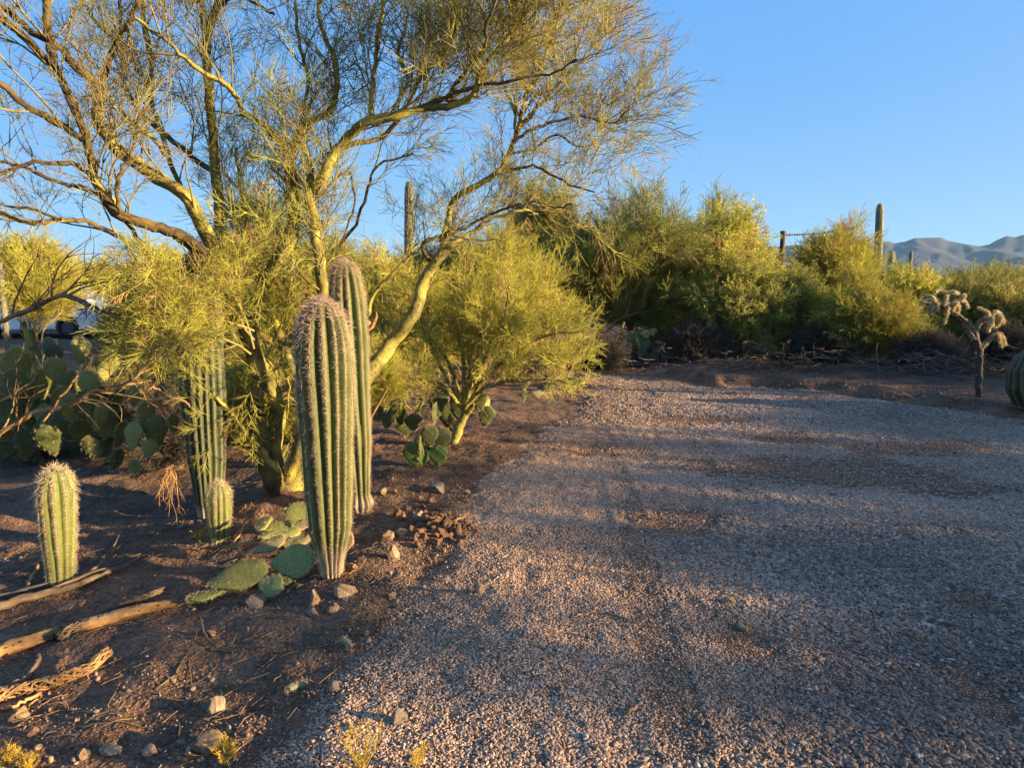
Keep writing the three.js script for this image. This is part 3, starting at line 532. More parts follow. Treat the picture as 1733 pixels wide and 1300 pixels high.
  shoot([[430, 575], [390, 520], [340, 490], [300, 480], [265, 495]], D0 - 0.3, df - 0.1, 13, 0.8); shoot([[430, 560], [390, 545], [330, 535], [295, 532], [255, 545]], D0 - 0.3, df, 13, 0.8);
  shoot([[430, 590], [400, 500], [370, 470], [330, 490], [300, 520]], D0 - 0.3, df + 0.1, 11, 0.8); shoot([[425, 600], [350, 560], [290, 560], [280, 575], [255, 598]], D0 - 0.4, df, 10, 0.75);
  shoot([[440, 560], [410, 510], [400, 460], [420, 430]], D0, D0 - 0.3, 8, 0.8); shoot([[440, 620], [470, 560], [490, 500], [500, 450]], D0 + 0.1, D0 + 0.4, 10, 0.85);
  shoot([[440, 640], [400, 600], [395, 660], [400, 720]], D0, D0 - 0.2, 5, 0.7); shoot([[450, 640], [480, 620], [490, 680], [480, 740]], D0 + 0.1, D0 + 0.2, 7, 0.75); shoot([[450, 600], [470, 640], [460, 700]], D0 + 0.2, D0 + 0.3, 5, 0.75);
  shoot([[420, 540], [450, 480], [440, 430], [400, 400]], D0 + 0.2, D0 + 0.5, 9, 0.9); shoot([[550, 560], [520, 480], [490, 430], [470, 380]], D0 + 0.3, D0 + 0.6, 8, 0.9);
  part('low_shoots', geoOf(TL), M.twig, tree, 'stuff'); addSprays(tree, SL, 'bright', PAL.lime, r, 'low_foliage');
  // broken end of the cut limb
  for (const [dx, dy, h] of [[-6, 4, 18], [2, 0, 14], [7, 6, 20], [-1, 8, 26]]) part('broken_end', tubeGeo(local([P(432 + dx, 668 + dy, D0 - 0.1), P(432 + dx * 1.2, 668 + dy - h * 0.6, D0 - 0.1), P(431 + dx * 1.6, 668 + dy - h, D0 - 0.12)], base), [0.028, 0.022, 0.006], 7, 0.3), M.dead, tree);
  const knot = part('broken_end', rockGeo(6, [0.04, 0.045, 0.04]), M.dead, tree); knot.position.copy(P(622, 552, D0 + 0.35).sub(base));
  part('dead_stub', tubeGeo(local([P(616, 560, D0 + 0.35), P(630, 552, D0 + 0.3), P(637, 535, D0 + 0.3), P(636, 528, D0 + 0.3)], base), [0.03, 0.022, 0.012, 0.006], 7, 0.25), M.deadTan, tree);
  part('dead_stub', tubeGeo(local(spline([P(612, 735, 4.9), P(630, 700, 4.85), P(645, 675, 4.8), P(655, 657, 4.8)], 8), base), [0.012, 0.013, 0.015, 0.013, 0.014, 0.012, 0.01, 0.005], 7, 0.3), M.dead, tree);
  stat.sprays += SPa.length + SPb.length + SPc.length + SL.length;
}

// ------------------------------------------------------------------ rocks
function rockGeo(seed, s) {
  const r = rngOf(seed * 7 + 3), g = new THREE.IcosahedronGeometry(1, 4), p = g.attributes.position, v = new V3(), planes = Array.from({ length: 9 }, () => [r.sph(), r.r(0.38, 0.8)]), o = r.r(0, 50);
  for (let i = 0; i < p.count; i++) { v.fromBufferAttribute(p, i).normalize(); for (const [n, d] of planes) { const k = v.dot(n) - d; if (k > 0) v.addScaledVector(n, -k * 0.97); } v.multiplyScalar(1.18 + 0.12 * fbm(v.x * 2 + o + v.z, v.y * 2 + v.z * 1.7, 4)); p.setXYZ(i, v.x * s[0], v.y * s[1], v.z * s[2]); }
  g.deleteAttribute('normal'); const uv = g.attributes.uv; for (let i = 0; i < p.count; i++) uv.setXY(i, (p.getX(i) + p.getZ(i) * 0.7) * 6, (p.getY(i) + p.getZ(i) * 0.5) * 6);
  g.computeVertexNormals(); return toCreasedNormals(mergeVertices(g, 1e-5), 0.6);
}
const ROCKS = [ // px, py, width px, height px, material, label
  [738, 832, 34, 22, 'rockGrey', 'grey half lit boulder, widest stone on the dirt beside the gravel edge'],
  [649, 836, 10, 16, 'rockPale', 'small upright pale stone beside the rear saguaro base, left of a pair'],
  [669, 836, 10, 12, 'rockPale', 'small pale stone of a pair, nearer the grey boulder than its twin'],
  [711, 846, 10, 8, 'rockTan', 'tiny tan stone just left in front of the grey boulder'],
  [730, 850, 13, 9, 'rockRed', 'small reddish stone just in front of the grey boulder'],
  [789, 836, 13, 11, 'rockTan', 'round brown stone by itself right of the grey boulder'],
  [708, 878, 18, 18, 'rockPale', 'pale orange stone on top of the heap of red clods'],
  [726, 880, 12, 8, 'rockPale', 'flat white stone behind the heap of red clods'],
  [657, 913, 20, 22, 'rockTan', 'blocky tan stone at the left end of the clod heap'],
  [680, 906, 18, 16, 'rockTan', 'squarish cracked stone between the blocky tan stone and the clod heap'],
  [664, 948, 20, 34, 'rockPale', 'pointed pale slab standing in front of the clod heap'],
  [588, 924, 24, 30, 'rockTan', 'pale rounded stone leaning against the front saguaro base'],
  [597, 962, 16, 14, 'rockTan', 'small brown stone right at the foot of the front saguaro'],
  [531, 1020, 22, 30, 'rockTan', 'round golden stone in front of the fallen cactus pads, rear of a pair'],
  [530, 1040, 24, 18, 'rockTan', 'flatter golden stone just below the round golden stone'],
  [562, 1033, 20, 14, 'rockTan', 'low tan stone right of the two golden stones'],
  [588, 1006, 36, 30, 'rockPale', 'angular wedge shaped stone with a bright face, among the golden stones'],
  [664, 1014, 14, 16, 'rockPale', 'small pale upright stone alone between the wedge and the gravel'],
  [672, 1030, 12, 8, 'rockRed', 'tiny reddish stone below the small pale upright stone'],
  [812, 1006, 19, 22, 'rockGrey', 'tallest stone standing alone on the shaded fine gravel'],
  [995, 1086, 10, 18, 'rockPale', 'thin pale stone standing on the middle of the drive'],
  [621, 1076, 10, 10, 'rockGrey', 'small square grey stone on the shaded dirt'],
  [686, 1084, 12, 12, 'rockTan', 'small tan stone at the border of dirt and fine gravel'],
  [676, 1228, 26, 30, 'rockGrey', 'tilted grey slab with a lit edge lying in the fine gravel'],
  [565, 1168, 22, 16, 'rockGrey', 'flat blue grey stone lying on the dirt near the gravel'],
  [369, 1202, 28, 26, 'rockPale', 'smooth bright orange lit stone alone on the near dirt'],
  [352, 1268, 44, 36, 'rockTan', 'largest lumpy stone at the bottom beside the yellow plant'],
  [37, 1216, 26, 20, 'rockTan', 'orange lit stone below the end of the lattice branch'],
  [57, 1245, 16, 14, 'rockRed', 'dark red stone at the lower left'],
  [148, 1280, 20, 18, 'rockTan', 'blocky stone at bottom left beside small stones'],
  [258, 1274, 22, 16, 'rockPale', 'pale slab by itself at the bottom left'],
  [357, 1076, 14, 14, 'rockTan', 'small stone behind the forked dead twig'],
  [505, 995, 16, 12, 'rockTan', 'small brown stone between the fallen pads and the golden stones'],
  [435, 1022, 34, 18, 'rockGrey', 'shaded brown stone half hidden under the fallen pads'],
  [187, 1275, 26, 14, 'rockPale', 'low pale stone in the stony patch at bottom left'],
  [305, 1262, 16, 12, 'rockGrey', 'small grey stone left of the largest lumpy stone'],
  [1237, 1024, 18, 12, 'rockPale', 'white oval cobble among the coarse grey pebbles'],
  [1256, 1066, 16, 13, 'rockPale', 'white rounded cobble in front of the white oval cobble'],
  [716, 998, 12, 10, 'rockTan', 'small tan stone at the edge of the gravel below the clod heap'],
  [310, 440 + 453, 14, 9, 'rockTan', 'tiny stone on the dirt behind the smallest saguaro'],
];
ROCKS.forEach(([px, py, w, h, m, label], i) => {
  const p = G(px, py), k = p.length() / FOC * 1.03, s = [w * k * 0.54, h * k * 0.56, w * k * 0.5], name = label.includes('boulder') ? 'boulder' : label.includes('cobble') ? 'cobble' : label.includes('slab') ? 'stone_slab' : 'stone';
  const o = new THREE.Mesh(rockGeo(i + 20, s), M[m]); o.name = numbered(name); const y = driveSd(p.x, p.z) > 0 ? driveH(p.x, p.z) : p.y; o.position.set(p.x, y + s[1] * 0.38, p.z); o.rotation.y = i * 1.3; o.castShadow = o.receiveShadow = true; scene.add(o); tag(o, label, name === 'stone_slab' ? 'stone' : name);
});
{ // crumbled soil and small stones along the cut bank
  const r = rngOf(62), geos = [5, 6, 7].map((k) => rockGeo(k + 90, [1, 0.7, 0.9])), m = [[], [], []], c = [[], [], []], q = new THREE.Quaternion(), e = new THREE.Euler();
  for (let i = 0; i < 9000; i++) { const x = r.r(1, 9.5), z = r.r(-13, -8), sd = driveSd(x, z); if (sd > 0.05 || sd < -1.3 || Math.exp(sd * 1.6) < r()) continue; const s = 0.012 * Math.exp(r.n() * 0.8), k = Math.floor(r() * 3), t = r.r(0.6, 1.2); e.set(r() * 6, r() * 6, r() * 6); q.setFromEuler(e); m[k].push(new THREE.Matrix4().compose(new V3(x, groundH(x, z) + s * 0.2, z), q, new V3(s, s, s))); c[k].push(C(0.24 * t, 0.15 * t, 0.095 * t)); }
  const g = new THREE.Group(); g.name = 'bank_rubble'; scene.add(g); tag(g, 'crumbled soil and small stones along the cut bank behind the drive', 'rubble', null, 'stuff');
  geos.forEach((geo, k) => inst('rubble', geo, M.pebble, m[k], c[k], g));
}
{ // heap of clods
  const r = rngOf(61), geos = [1, 2, 3, 4].map((k) => rockGeo(k + 90, [1, 0.8, 0.9]));
  for (let i = 0; i < 110; i++) {
    const a = r(), px = 740 + r.n() * 80 - (a < 0.3 ? 10 : 0), py = 892 + r.n() * 38 + (742 - px) * -0.12, p = G(px, py), s = r.r(0.011, 0.026) * (r() < 0.2 ? 1.5 : 1);
    const o = new THREE.Mesh(geos[i % 4], M.clod); o.name = numbered('soil_clod'); o.position.set(p.x, p.y + s * 0.5, p.z); o.rotation.set(r() * 3, r() * 6, r() * 3); o.scale.setScalar(s); o.castShadow = o.receiveShadow = true; scene.add(o);
    tag(o, 'crumbly reddish clod in the soil heap at the gravel edge', 'clod', 'reddish clods heaped at the gravel edge');
  }
}

// ------------------------------------------------------------------ saguaros
const spineGeo = [1, 2, 3].map((seed) => {
  const r = rngOf(seed + 300), b = bag();
  for (let k = 0; k < 8; k++) {
    const a = k / 8 * 6.283 + r.n() * 0.3, f = k < 2 ? r.r(0.9, 1.3) : r.r(0.3, 0.75), d = new V3(Math.cos(a), f, Math.sin(a)).normalize(), L = r.r(0.8, 1.4), rad = 0.028;
    ringTube([new V3(), d.clone().multiplyScalar(L * 0.55), d.clone().multiplyScalar(L)], [rad, rad * 0.8, rad * 0.1], 3, b);
  }
  return geoOf(b);
});
function saguaro(o) {
  const { base, top, prof, ribs, label } = o, r = rngOf(o.seed), g = thing('saguaro', base, label, 'cactus', o.group), ax = top.clone().sub(base), H = ax.length(), rows = o.rows ?? 90, per = o.per ?? 8, cols = ribs * per, T = new V3();
  const pt = (t) => { const bend = (o.bend ?? 0) * Math.sin(t * Math.PI); return new V3(ax.x * t + bend, ax.y * t, ax.z * t); };
  const R = (t) => { for (let i = 1; i < prof.length; i++) if (t <= prof[i][0]) { const k = (t - prof[i - 1][0]) / (prof[i][0] - prof[i - 1][0]), s = k * k * (3 - 2 * k); return lerp(prof[i - 1][1], prof[i][1], lerp(k, s, 0.6)); } return 0; };
  const pos = [], col = [], idx = [], dep = o.depth ?? 0.2, phase = r() * 6;
  const warp = (a, t) => a + phase + 0.09 * Math.sin(a * 2 + phase * 3) * 4 / ribs + 0.07 * Math.sin(a * 3 + t * 2.3 + phase) + 0.03 * (vnoise(a + 3, t * 5) - 0.5), rad = (a, t) => { const c = Math.abs(Math.cos(ribs * warp(a, t) / 2)); return R(t) * (1 - dep * (0.75 + 0.5 * vnoise(a * 1.6 + phase, t * 3)) * (1 - Math.pow(c, 0.75)) * smoothstep(1 - t, 0, 0.06)) * (1 + 0.03 * (vnoise(a * 2 + 5, t * 9) - 0.5)); };
  const domeT = 1 - (o.dome ?? 0.05);
  const tOf = (j) => { const s = j / rows; return s < 0.75 ? s / 0.75 * domeT : domeT + (1 - domeT) * Math.sin((s - 0.75) / 0.25 * Math.PI / 2); };
  for (let j = 0; j <= rows; j++) for (let i = 0; i <= cols; i++) {
    const t = tOf(j), a = i / cols * 6.283185, c = pt(t), q = j === rows ? 0 : rad(a, t); pos.push(c.x + Math.cos(a) * q, c.y, c.z + Math.sin(a) * q);
    const cr = Math.pow(Math.abs(Math.cos(ribs * warp(a, t) / 2)), 5), w = (1 - smoothstep(t, (o.wood ?? 0.05) * (0.6 + 0.9 * vnoise(a * 3, 2)), (o.wood ?? 0.05) * 1.6 + 0.03)), v = 0.85 + 0.3 * vnoise(a * 5, t * 40), sc = o.scar ? smoothstep(vnoise(a * 1.5 + 8, t * 5), 0.55, 0.7) * smoothstep(0.55 - t, 0, 0.2) : 0;
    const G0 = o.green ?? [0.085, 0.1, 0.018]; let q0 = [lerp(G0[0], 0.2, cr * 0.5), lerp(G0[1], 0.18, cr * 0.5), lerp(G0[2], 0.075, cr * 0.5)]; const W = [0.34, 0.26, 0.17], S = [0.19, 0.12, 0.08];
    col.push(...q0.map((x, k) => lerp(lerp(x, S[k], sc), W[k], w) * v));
  }
  for (let j = 0; j < rows; j++) for (let i = 0; i < cols; i++) { const a = j * (cols + 1) + i, b = a + cols + 1; idx.push(a, b, a + 1, a + 1, b, b + 1); }
  const geo = new THREE.BufferGeometry(); geo.setAttribute('position', new THREE.Float32BufferAttribute(pos, 3)); geo.setAttribute('color', new THREE.Float32BufferAttribute(col, 3)); geo.setIndex(idx); geo.computeVertexNormals();
  part('body', geo, M.cactus, g);
  if (o.spine) {
    const mats = [[], [], []], cols2 = [[], [], []], q = new THREE.Quaternion(), q2 = new THREE.Quaternion(), n = new V3();
    for (let k = 0; k < ribs; k++) {
      let a = k / ribs * 6.283185 - phase; const a0 = k / ribs * 6.283185; let t = (o.wood ?? 0.05) * 0.4;
      while (t < 1) {
        for (let q3 = 0; q3 < 4; q3++) a -= warp(a, t) - a0;
        const rr = rad(a, t), c = pt(t), e = 0.004, dr = (R(Math.min(1, t + e)) - R(t - e)) / (2 * e * H); n.set(Math.cos(a), clamp(-dr, -0.3, 6) + 0.15, Math.sin(a)).normalize();
        const up = smoothstep(t, 0.8, 1), s = o.spine * r.r(0.75, 1.25) * lerp(o.lowSpine ?? 0.75, o.topSpine ?? 1.5, Math.pow(t, 2.2)); q.setFromUnitVectors(UP, n); q2.setFromAxisAngle(UP, r() * 6.28); q.multiply(q2);
        const v = Math.floor(r() * 3), sc = new V3(s, s * lerp(0.8, 1.15, up), s); mats[v].push(new THREE.Matrix4().compose(new V3(c.x + Math.cos(a) * rr, c.y, c.z + Math.sin(a) * rr), q, sc));
        const kk = r.r(0.75, 1.2); cols2[v].push((o.pale ? C(0.55 * kk, 0.43 * kk, 0.27 * kk) : C(lerp(0.5, 0.46, up) * kk, lerp(0.39, 0.32, up) * kk, lerp(0.26, 0.24, up) * kk)));
        t += 1.15 * (o.step ?? 0.021) * r.r(0.8, 1.15) * (t > 0.93 ? 0.75 : 1) / H;
      }
    }
    mats.forEach((m, i) => inst('spines', spineGeo[i], M.spine, m, cols2[i], g));
  }
  return g;
}
const pxm = (d) => d / FOC * 1.0;
{
  const b = G(562, 972), d = -b.z, k = d / FOC * 1.02 / 2, t = P(545, 508, d);
  saguaro({ seed: 1, base: b, top: t, ribs: 15, spine: 0.03, step: 0.022, wood: 0.06, dome: 0.1, depth: 0.34, bend: 0.0, prof: [[0, 40 * k], [0.04, 42 * k], [0.1, 54 * k], [0.2, 74 * k], [0.42, 84 * k], [0.64, 92 * k], [0.78, 94 * k], [0.87, 88 * k], [0.93, 74 * k], [0.97, 52 * k], [0.99, 28 * k], [1, 2 * k]], label: 'tallest front saguaro with dense pink spines, half lit, at the edge of the dirt' });
}
{
  const b = G(610, 862), d = -b.z, k = d / FOC * 1.02 / 2, t = P(583, 441, d);
  saguaro({ seed: 2, base: b, top: t, ribs: 13, spine: 0.026, step: 0.022, wood: 0.03, dome: 0.09, depth: 0.34, scar: 1, prof: [[0, 34 * k], [0.03, 48 * k], [0.07, 36 * k], [0.14, 40 * k], [0.3, 52 * k], [0.5, 56 * k], [0.7, 62 * k], [0.84, 60 * k], [0.92, 52 * k], [0.97, 38 * k], [0.99, 20 * k], [1, 2 * k]], label: 'slim saguaro standing right behind the tallest front saguaro, with brown scarred flank' });
}
{
  const b = G(356, 872), d = -b.z, k = d / FOC * 1.02 / 2, t = P(333, 428, d);
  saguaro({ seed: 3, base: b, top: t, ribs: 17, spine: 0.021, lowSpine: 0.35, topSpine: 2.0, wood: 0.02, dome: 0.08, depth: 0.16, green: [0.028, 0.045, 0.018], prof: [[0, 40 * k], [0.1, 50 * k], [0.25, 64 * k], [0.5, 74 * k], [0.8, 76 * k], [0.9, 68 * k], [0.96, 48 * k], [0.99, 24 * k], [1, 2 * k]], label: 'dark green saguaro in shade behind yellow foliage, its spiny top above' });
}
{
  const b = G(105, 985), d = -b.z, k = d / FOC * 1.05 / 2, t = P(94, 792, d);
  saguaro({ seed: 4, pale: 1, base: b, top: t, ribs: 12, spine: 0.034, step: 0.02, wood: 0.0, dome: 0.16, depth: 0.2, lowSpine: 0.7, topSpine: 1.3, rows: 60, green: [0.115, 0.135, 0.022], prof: [[0, 40 * k], [0.1, 42 * k], [0.5, 52 * k], [0.78, 56 * k], [0.9, 47 * k], [0.96, 33 * k], [0.99, 15 * k], [1, 2 * k]], label: 'young knee high saguaro alone at far left, brightly lit, bristling with pale spines' });
}
{
  const b = G(373, 914), d = -b.z, k = d / FOC * 1.05 / 2, t = P(369, 815, d);
  saguaro({ seed: 5, pale: 1, base: b, top: t, ribs: 11, spine: 0.03, step: 0.02, wood: 0.0, dome: 0.2, depth: 0.2, lowSpine: 0.7, topSpine: 1.2, rows: 50, green: [0.115, 0.135, 0.022], prof: [[0, 28 * k], [0.15, 32 * k], [0.5, 40 * k], [0.8, 40 * k], [0.92, 28 * k], [0.98, 12 * k], [1, 2 * k]], label: 'smallest saguaro, sunlit, at the foot of the dark green saguaro' });
}
const farSag = (px, topY, w, d, lean, label, seed, dome = 0.02, group) => { const b = P(px - lean, 475, d); b.y = groundH(b.x, b.z); const t = P(px, topY, d), k = d / FOC / 2; return saguaro({ seed, base: b, top: t, ribs: 16, per: 4, rows: 30, wood: 0, dome, depth: 0.16, green: [0.13, 0.135, 0.085], spine: 0.05, step: 0.16, lowSpine: 1, topSpine: 1, prof: [[0, w * 0.85 * k], [0.5, w * k], [0.94, w * 0.92 * k], [0.985, w * 0.6 * k], [1, w * 0.1 * k]], label, group }); };
farSag(1489, 344, 13, 38, 4, 'tallest far saguaro, a single column rising against the sky and mountains', 11);
farSag(1509, 425, 10, 40, 7, 'short leaning far saguaro just right of the tallest far column', 12);
farSag(1542, 425, 6, 62, 6, 'thin far saguaro in front of the mountains, right of the leaning one', 13);
farSag(1535, 448, 5, 60, 1, 'stubby far saguaro close beside the thin one before the mountains', 14);
farSag(693, 306, 17, 24, 2, 'far saguaro seen through the branches behind the large palo verde', 15);
farSag(0, 445, 9, 14, -1, 'dark saguaro column cut by the left edge of the picture', 16);
farSag(1684, 464, 4, 70, 0, 'tiny far saguaro on the plain at the right, near the blue roofed shed', 17);
{ // dark green barrel at the right edge
  const b = G(1752, 690), d = -b.z, k = d / FOC / 2, t = P(1752, 590, d);
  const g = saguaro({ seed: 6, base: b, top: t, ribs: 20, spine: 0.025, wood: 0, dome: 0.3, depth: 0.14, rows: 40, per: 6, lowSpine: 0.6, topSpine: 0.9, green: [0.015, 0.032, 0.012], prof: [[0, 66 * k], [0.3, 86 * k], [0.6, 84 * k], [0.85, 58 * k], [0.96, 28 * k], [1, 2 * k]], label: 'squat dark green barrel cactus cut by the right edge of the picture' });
  g.name = 'barrel_cactus';
}

// ------------------------------------------------------------------ prickly pears
function padGeo(seed) {
  const r = rngOf(seed + 500), g = new THREE.SphereGeometry(1, 26, 18), p = g.attributes.position, uv = g.attributes.uv, bend = r.r(-0.18, 0.18), asym = r.r(-0.1, 0.1), o = r.r(0, 9);
  for (let i = 0; i < p.count; i++) {
    let x = p.getX(i), y = p.getY(i), z = p.getZ(i); const v = (y + 1) / 2, w = 0.5 * (0.62 + 0.42 * smoothstep(v, 0, 0.75)), edge = Math.sqrt(Math.max(0, 1 - z * z));
    x = x * w * (1 + 0.05 * Math.sin(y * 5 + o)) + asym * v * v; z = Math.sign(z) * Math.pow(Math.abs(z), 0.75) * 0.07 + bend * v * v + 0.06 * (vnoise(x * 3 + o, v * 3) - 0.5);
    p.setXYZ(i, x, v, z); uv.setXY(i, x + 0.5, v);
  }
  g.deleteAttribute('normal'); const m = g; m.computeVertexNormals(); return m;
}
const PADS = [1, 2, 3, 4, 5, 6].map(padGeo);
function pad(parent, origin, at, h, w, face, tilt, roll, mat, r) { // base of the pad at "at"
  const o = part('pad', PADS[Math.floor(r() * 6)], mat, parent); o.position.copy(at).sub(origin); o.rotation.set(tilt, face, roll, 'YXZ'); o.scale.set(w * 1.02, h, h * r.r(0.9, 1.4)); return o;
}
{ // the sprawling cluster at the left
  const base = G(110, 772), g = thing('prickly_pear', base, 'sprawling prickly pear thicket of many pads under the left branches', 'cactus'), r = rngOf(71);
  const list = [[98, 599, 42, 0], [136, 595, 40, 2], [60, 655, 0, 0], [9, 614, 40, 1], [40, 622, 52, 2], [108, 628, 46, 2], [74, 652, 44, 2], [176, 622, 40, 1], [157, 654, 42, 2], [22, 690, 70, 0], [101, 668, 34, 2], [122, 690, 46, 2], [72, 706, 34, 1], [164, 705, 44, 2], [179, 714, 56, 0], [239, 703, 40, 1], [294, 716, 34, 3], [266, 733, 50, 0], [144, 730, 46, 0], [225, 740, 40, 2], [214, 668, 28, 0], [228, 674, 30, 2], [70, 730, 56, 0], [35, 650, 50, 0], [120, 720, 50, 0], [200, 735, 44, 0], [10, 660, 44, 1], [95, 745, 46, 0], [165, 755, 40, 0], [250, 760, 30, 2], [45, 755, 46, 0], [5, 720, 50, 0], [230, 790, 26, 2], [190, 780, 34, 0], [120, 650, 40, 0], [150, 680, 44, 0]];
  for (const [px, py, s, m] of list) {
    if (!s) continue; const hgt = (772 - py) / 170, d = lerp(5.7, 5.0, clamp(1 - hgt, 0, 1)) + r.n() * 0.45, k = d / FOC, h = s * k * r.r(0.95, 1.25);
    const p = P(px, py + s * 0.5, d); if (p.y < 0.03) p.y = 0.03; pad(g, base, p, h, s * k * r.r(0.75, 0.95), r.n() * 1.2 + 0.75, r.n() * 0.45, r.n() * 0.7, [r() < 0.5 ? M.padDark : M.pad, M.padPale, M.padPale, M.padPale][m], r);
  }
  for (let i = 0; i < 12; i++) { const x = r.r(-2.2, 0.9), z = r.r(-0.7, 0.5), y = Math.max(0, r.r(-0.1, 0.55) - Math.abs(x) * 0.1), s = r.r(0.15, 0.24); pad(g, base, new V3(base.x + x, base.y + y, base.z + z), s * 1.2, s, r.n() * 1.6, r.n() * 0.6, r.n() * 0.8, r.pick([M.padDark, M.padDark, M.pad]), r); }
  padSpines(g, 0.022, 6, 8);
}
{ // the fallen pads by the front saguaro
  const base = G(450, 985), g = thing('fallen_prickly_pear', base, 'toppled prickly pear with green and yellowing pads lying left of the front saguaro', 'cactus'), r = rngOf(72);
  // [centre px,py, width px, length px, direction it points on the picture in degrees, lift, material]
  for (const [px, py, w, l, a, y, m, tl] of [[405, 1003, 52, 80, 25, 0.06, 'pad', 0.5], [352, 1022, 20, 52, 205, 0.02, 'padDark', 0.2], [460, 1004, 36, 44, -25, 0.06, 'padPale', 0.8], [498, 976, 58, 66, 5, 0.09, 'padPale', 0.75], [458, 966, 30, 48, 20, 0.13, 'padDry', 0.35], [476, 938, 30, 56, 12, 0.14, 'padPale', 0.35], [446, 922, 26, 38, 100, 0.13, 'padPale', 0.9], [504, 900, 46, 46, 60, 0.1, 'pad', 0.9], [500, 949, 24, 44, 8, 0.13, 'padDry', 0.3], [470, 916, 26, 46, 30, 0.12, 'pad', 0.35], [433, 985, 34, 46, 0, 0.03, 'padDark', 0.6], [480, 990, 30, 44, 200, 0.02, 'padDark', 0.4], [512, 915, 22, 30, 70, 0.12, 'padDry', 0.7]]) {
    const p = G(px, py), k = p.length() / FOC, A = a * Math.PI / 180, L = l * k * 1.15, dx = Math.cos(A), dz = -Math.sin(A) / Math.max(0.35, tl);
    const o = part('pad', PADS[Math.floor(r() * 6)], M[m], g), f = new V3(dx, 0.25 * Math.sin(A) + r.n() * 0.12, dz * 0.6).normalize(), n = new V3(r.n() * 0.2, Math.cos(tl), Math.sin(tl)).normalize(), s = new V3().crossVectors(f, n).normalize(), n2 = new V3().crossVectors(s, f);
    o.quaternion.setFromRotationMatrix(new THREE.Matrix4().makeBasis(s, f, n2)); o.scale.set(w * k * 1.15, L, L * 1.1); o.position.copy(p).addScaledVector(f, -L / 2).sub(base); o.position.y = y * 0.8 + 0.03;
  }
  padSpines(g, 0.016, 5, 5);
  part('root', tubeGeo(local([G(440, 930).add(new V3(0, 0.06, 0)), G(400, 932).add(new V3(0, 0.03, 0)), G(340, 935).add(new V3(0, 0.02, 0))], base), [0.012, 0.01, 0.006], 6), M.dead, g);
}
function padSpines(g, len, seed, every = 7) { // areole spines standing on every pad of a plant
  const r = rngOf(seed), m = [[], [], []], c = [[], [], []], v = new V3(), n = new V3(), nm = new THREE.Matrix3();
  for (const o of g.children) { if (o.name !== 'pad') continue; o.updateMatrix(); nm.getNormalMatrix(o.matrix); const p = o.geometry.attributes.position, q = o.geometry.attributes.normal; for (let i = Math.floor(r() * every); i < p.count; i += every) { if (r() < 0.25) continue; v.fromBufferAttribute(p, i).applyMatrix4(o.matrix); n.fromBufferAttribute(q, i).applyMatrix3(nm).normalize(); const k = Math.floor(r() * 3), s = len * r.r(0.6, 1.3); QX.setFromUnitVectors(UP, n); m[k].push(new THREE.Matrix4().compose(v, QX, new V3(s * 0.7, s, s * 0.7))); const t = r.r(0.7, 1.2); c[k].push(C(0.6 * t, 0.47 * t, 0.25 * t)); } }
  m.forEach((a, k) => inst('spines', spineGeo[k], M.spine, a, c[k], g));
}
function smallPear(px, py, label, spec, seed) {
  const base = G(px, py), g = thing('prickly_pear', base, label, 'cactus'), r = rngOf(seed), d = -base.z, k = d / FOC * 1.03;
  for (const [x, y, w, h, m, f = 0] of spec) { const p = P(x, y + h * 0.5, d + r.n() * 0.12); p.y = Math.max(p.y, base.y - 0.01); pad(g, base, p, h * k * 1.05, w * k, f + r.n() * 0.35, r.n() * 0.18, r.n() * 0.25, M[m], r); }
  padSpines(g, 0.02, seed); return g;
}
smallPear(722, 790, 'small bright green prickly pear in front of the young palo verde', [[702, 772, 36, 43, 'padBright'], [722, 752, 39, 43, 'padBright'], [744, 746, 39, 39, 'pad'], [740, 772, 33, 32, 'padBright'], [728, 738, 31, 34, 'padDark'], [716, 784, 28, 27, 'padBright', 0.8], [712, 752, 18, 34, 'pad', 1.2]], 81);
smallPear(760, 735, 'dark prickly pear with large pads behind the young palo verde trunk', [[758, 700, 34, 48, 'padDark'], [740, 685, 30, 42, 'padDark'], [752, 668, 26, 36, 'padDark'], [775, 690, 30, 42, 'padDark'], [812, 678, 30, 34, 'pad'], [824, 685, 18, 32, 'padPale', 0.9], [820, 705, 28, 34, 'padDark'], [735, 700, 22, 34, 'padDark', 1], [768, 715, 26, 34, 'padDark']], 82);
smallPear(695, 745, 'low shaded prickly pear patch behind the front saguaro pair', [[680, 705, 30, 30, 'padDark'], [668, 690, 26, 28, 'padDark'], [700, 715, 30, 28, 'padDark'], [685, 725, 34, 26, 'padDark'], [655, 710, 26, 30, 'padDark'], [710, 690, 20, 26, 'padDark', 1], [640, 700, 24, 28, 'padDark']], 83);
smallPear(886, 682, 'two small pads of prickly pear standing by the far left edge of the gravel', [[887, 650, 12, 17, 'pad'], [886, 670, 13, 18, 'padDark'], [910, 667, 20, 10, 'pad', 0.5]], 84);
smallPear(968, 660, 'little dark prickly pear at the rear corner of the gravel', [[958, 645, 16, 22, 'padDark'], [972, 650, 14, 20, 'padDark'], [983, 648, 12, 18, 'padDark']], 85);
smallPear(1075, 618, 'branching prickly pear with lit upper pads in shade at the rear of the drive', [[1060, 590, 20, 26, 'padDark'], [1085, 590, 22, 26, 'padDark'], [1068, 570, 16, 20, 'padPale'], [1094, 566, 22, 14, 'padPale', 0.6], [1104, 562, 12, 12, 'padPale'], [1052, 560, 14, 26, 'pad', 1], [1078, 575, 18, 22, 'pad'], [1110, 600, 20, 24, 'padDark'], [1082, 580, 14, 20, 'padPale', 1]], 86);

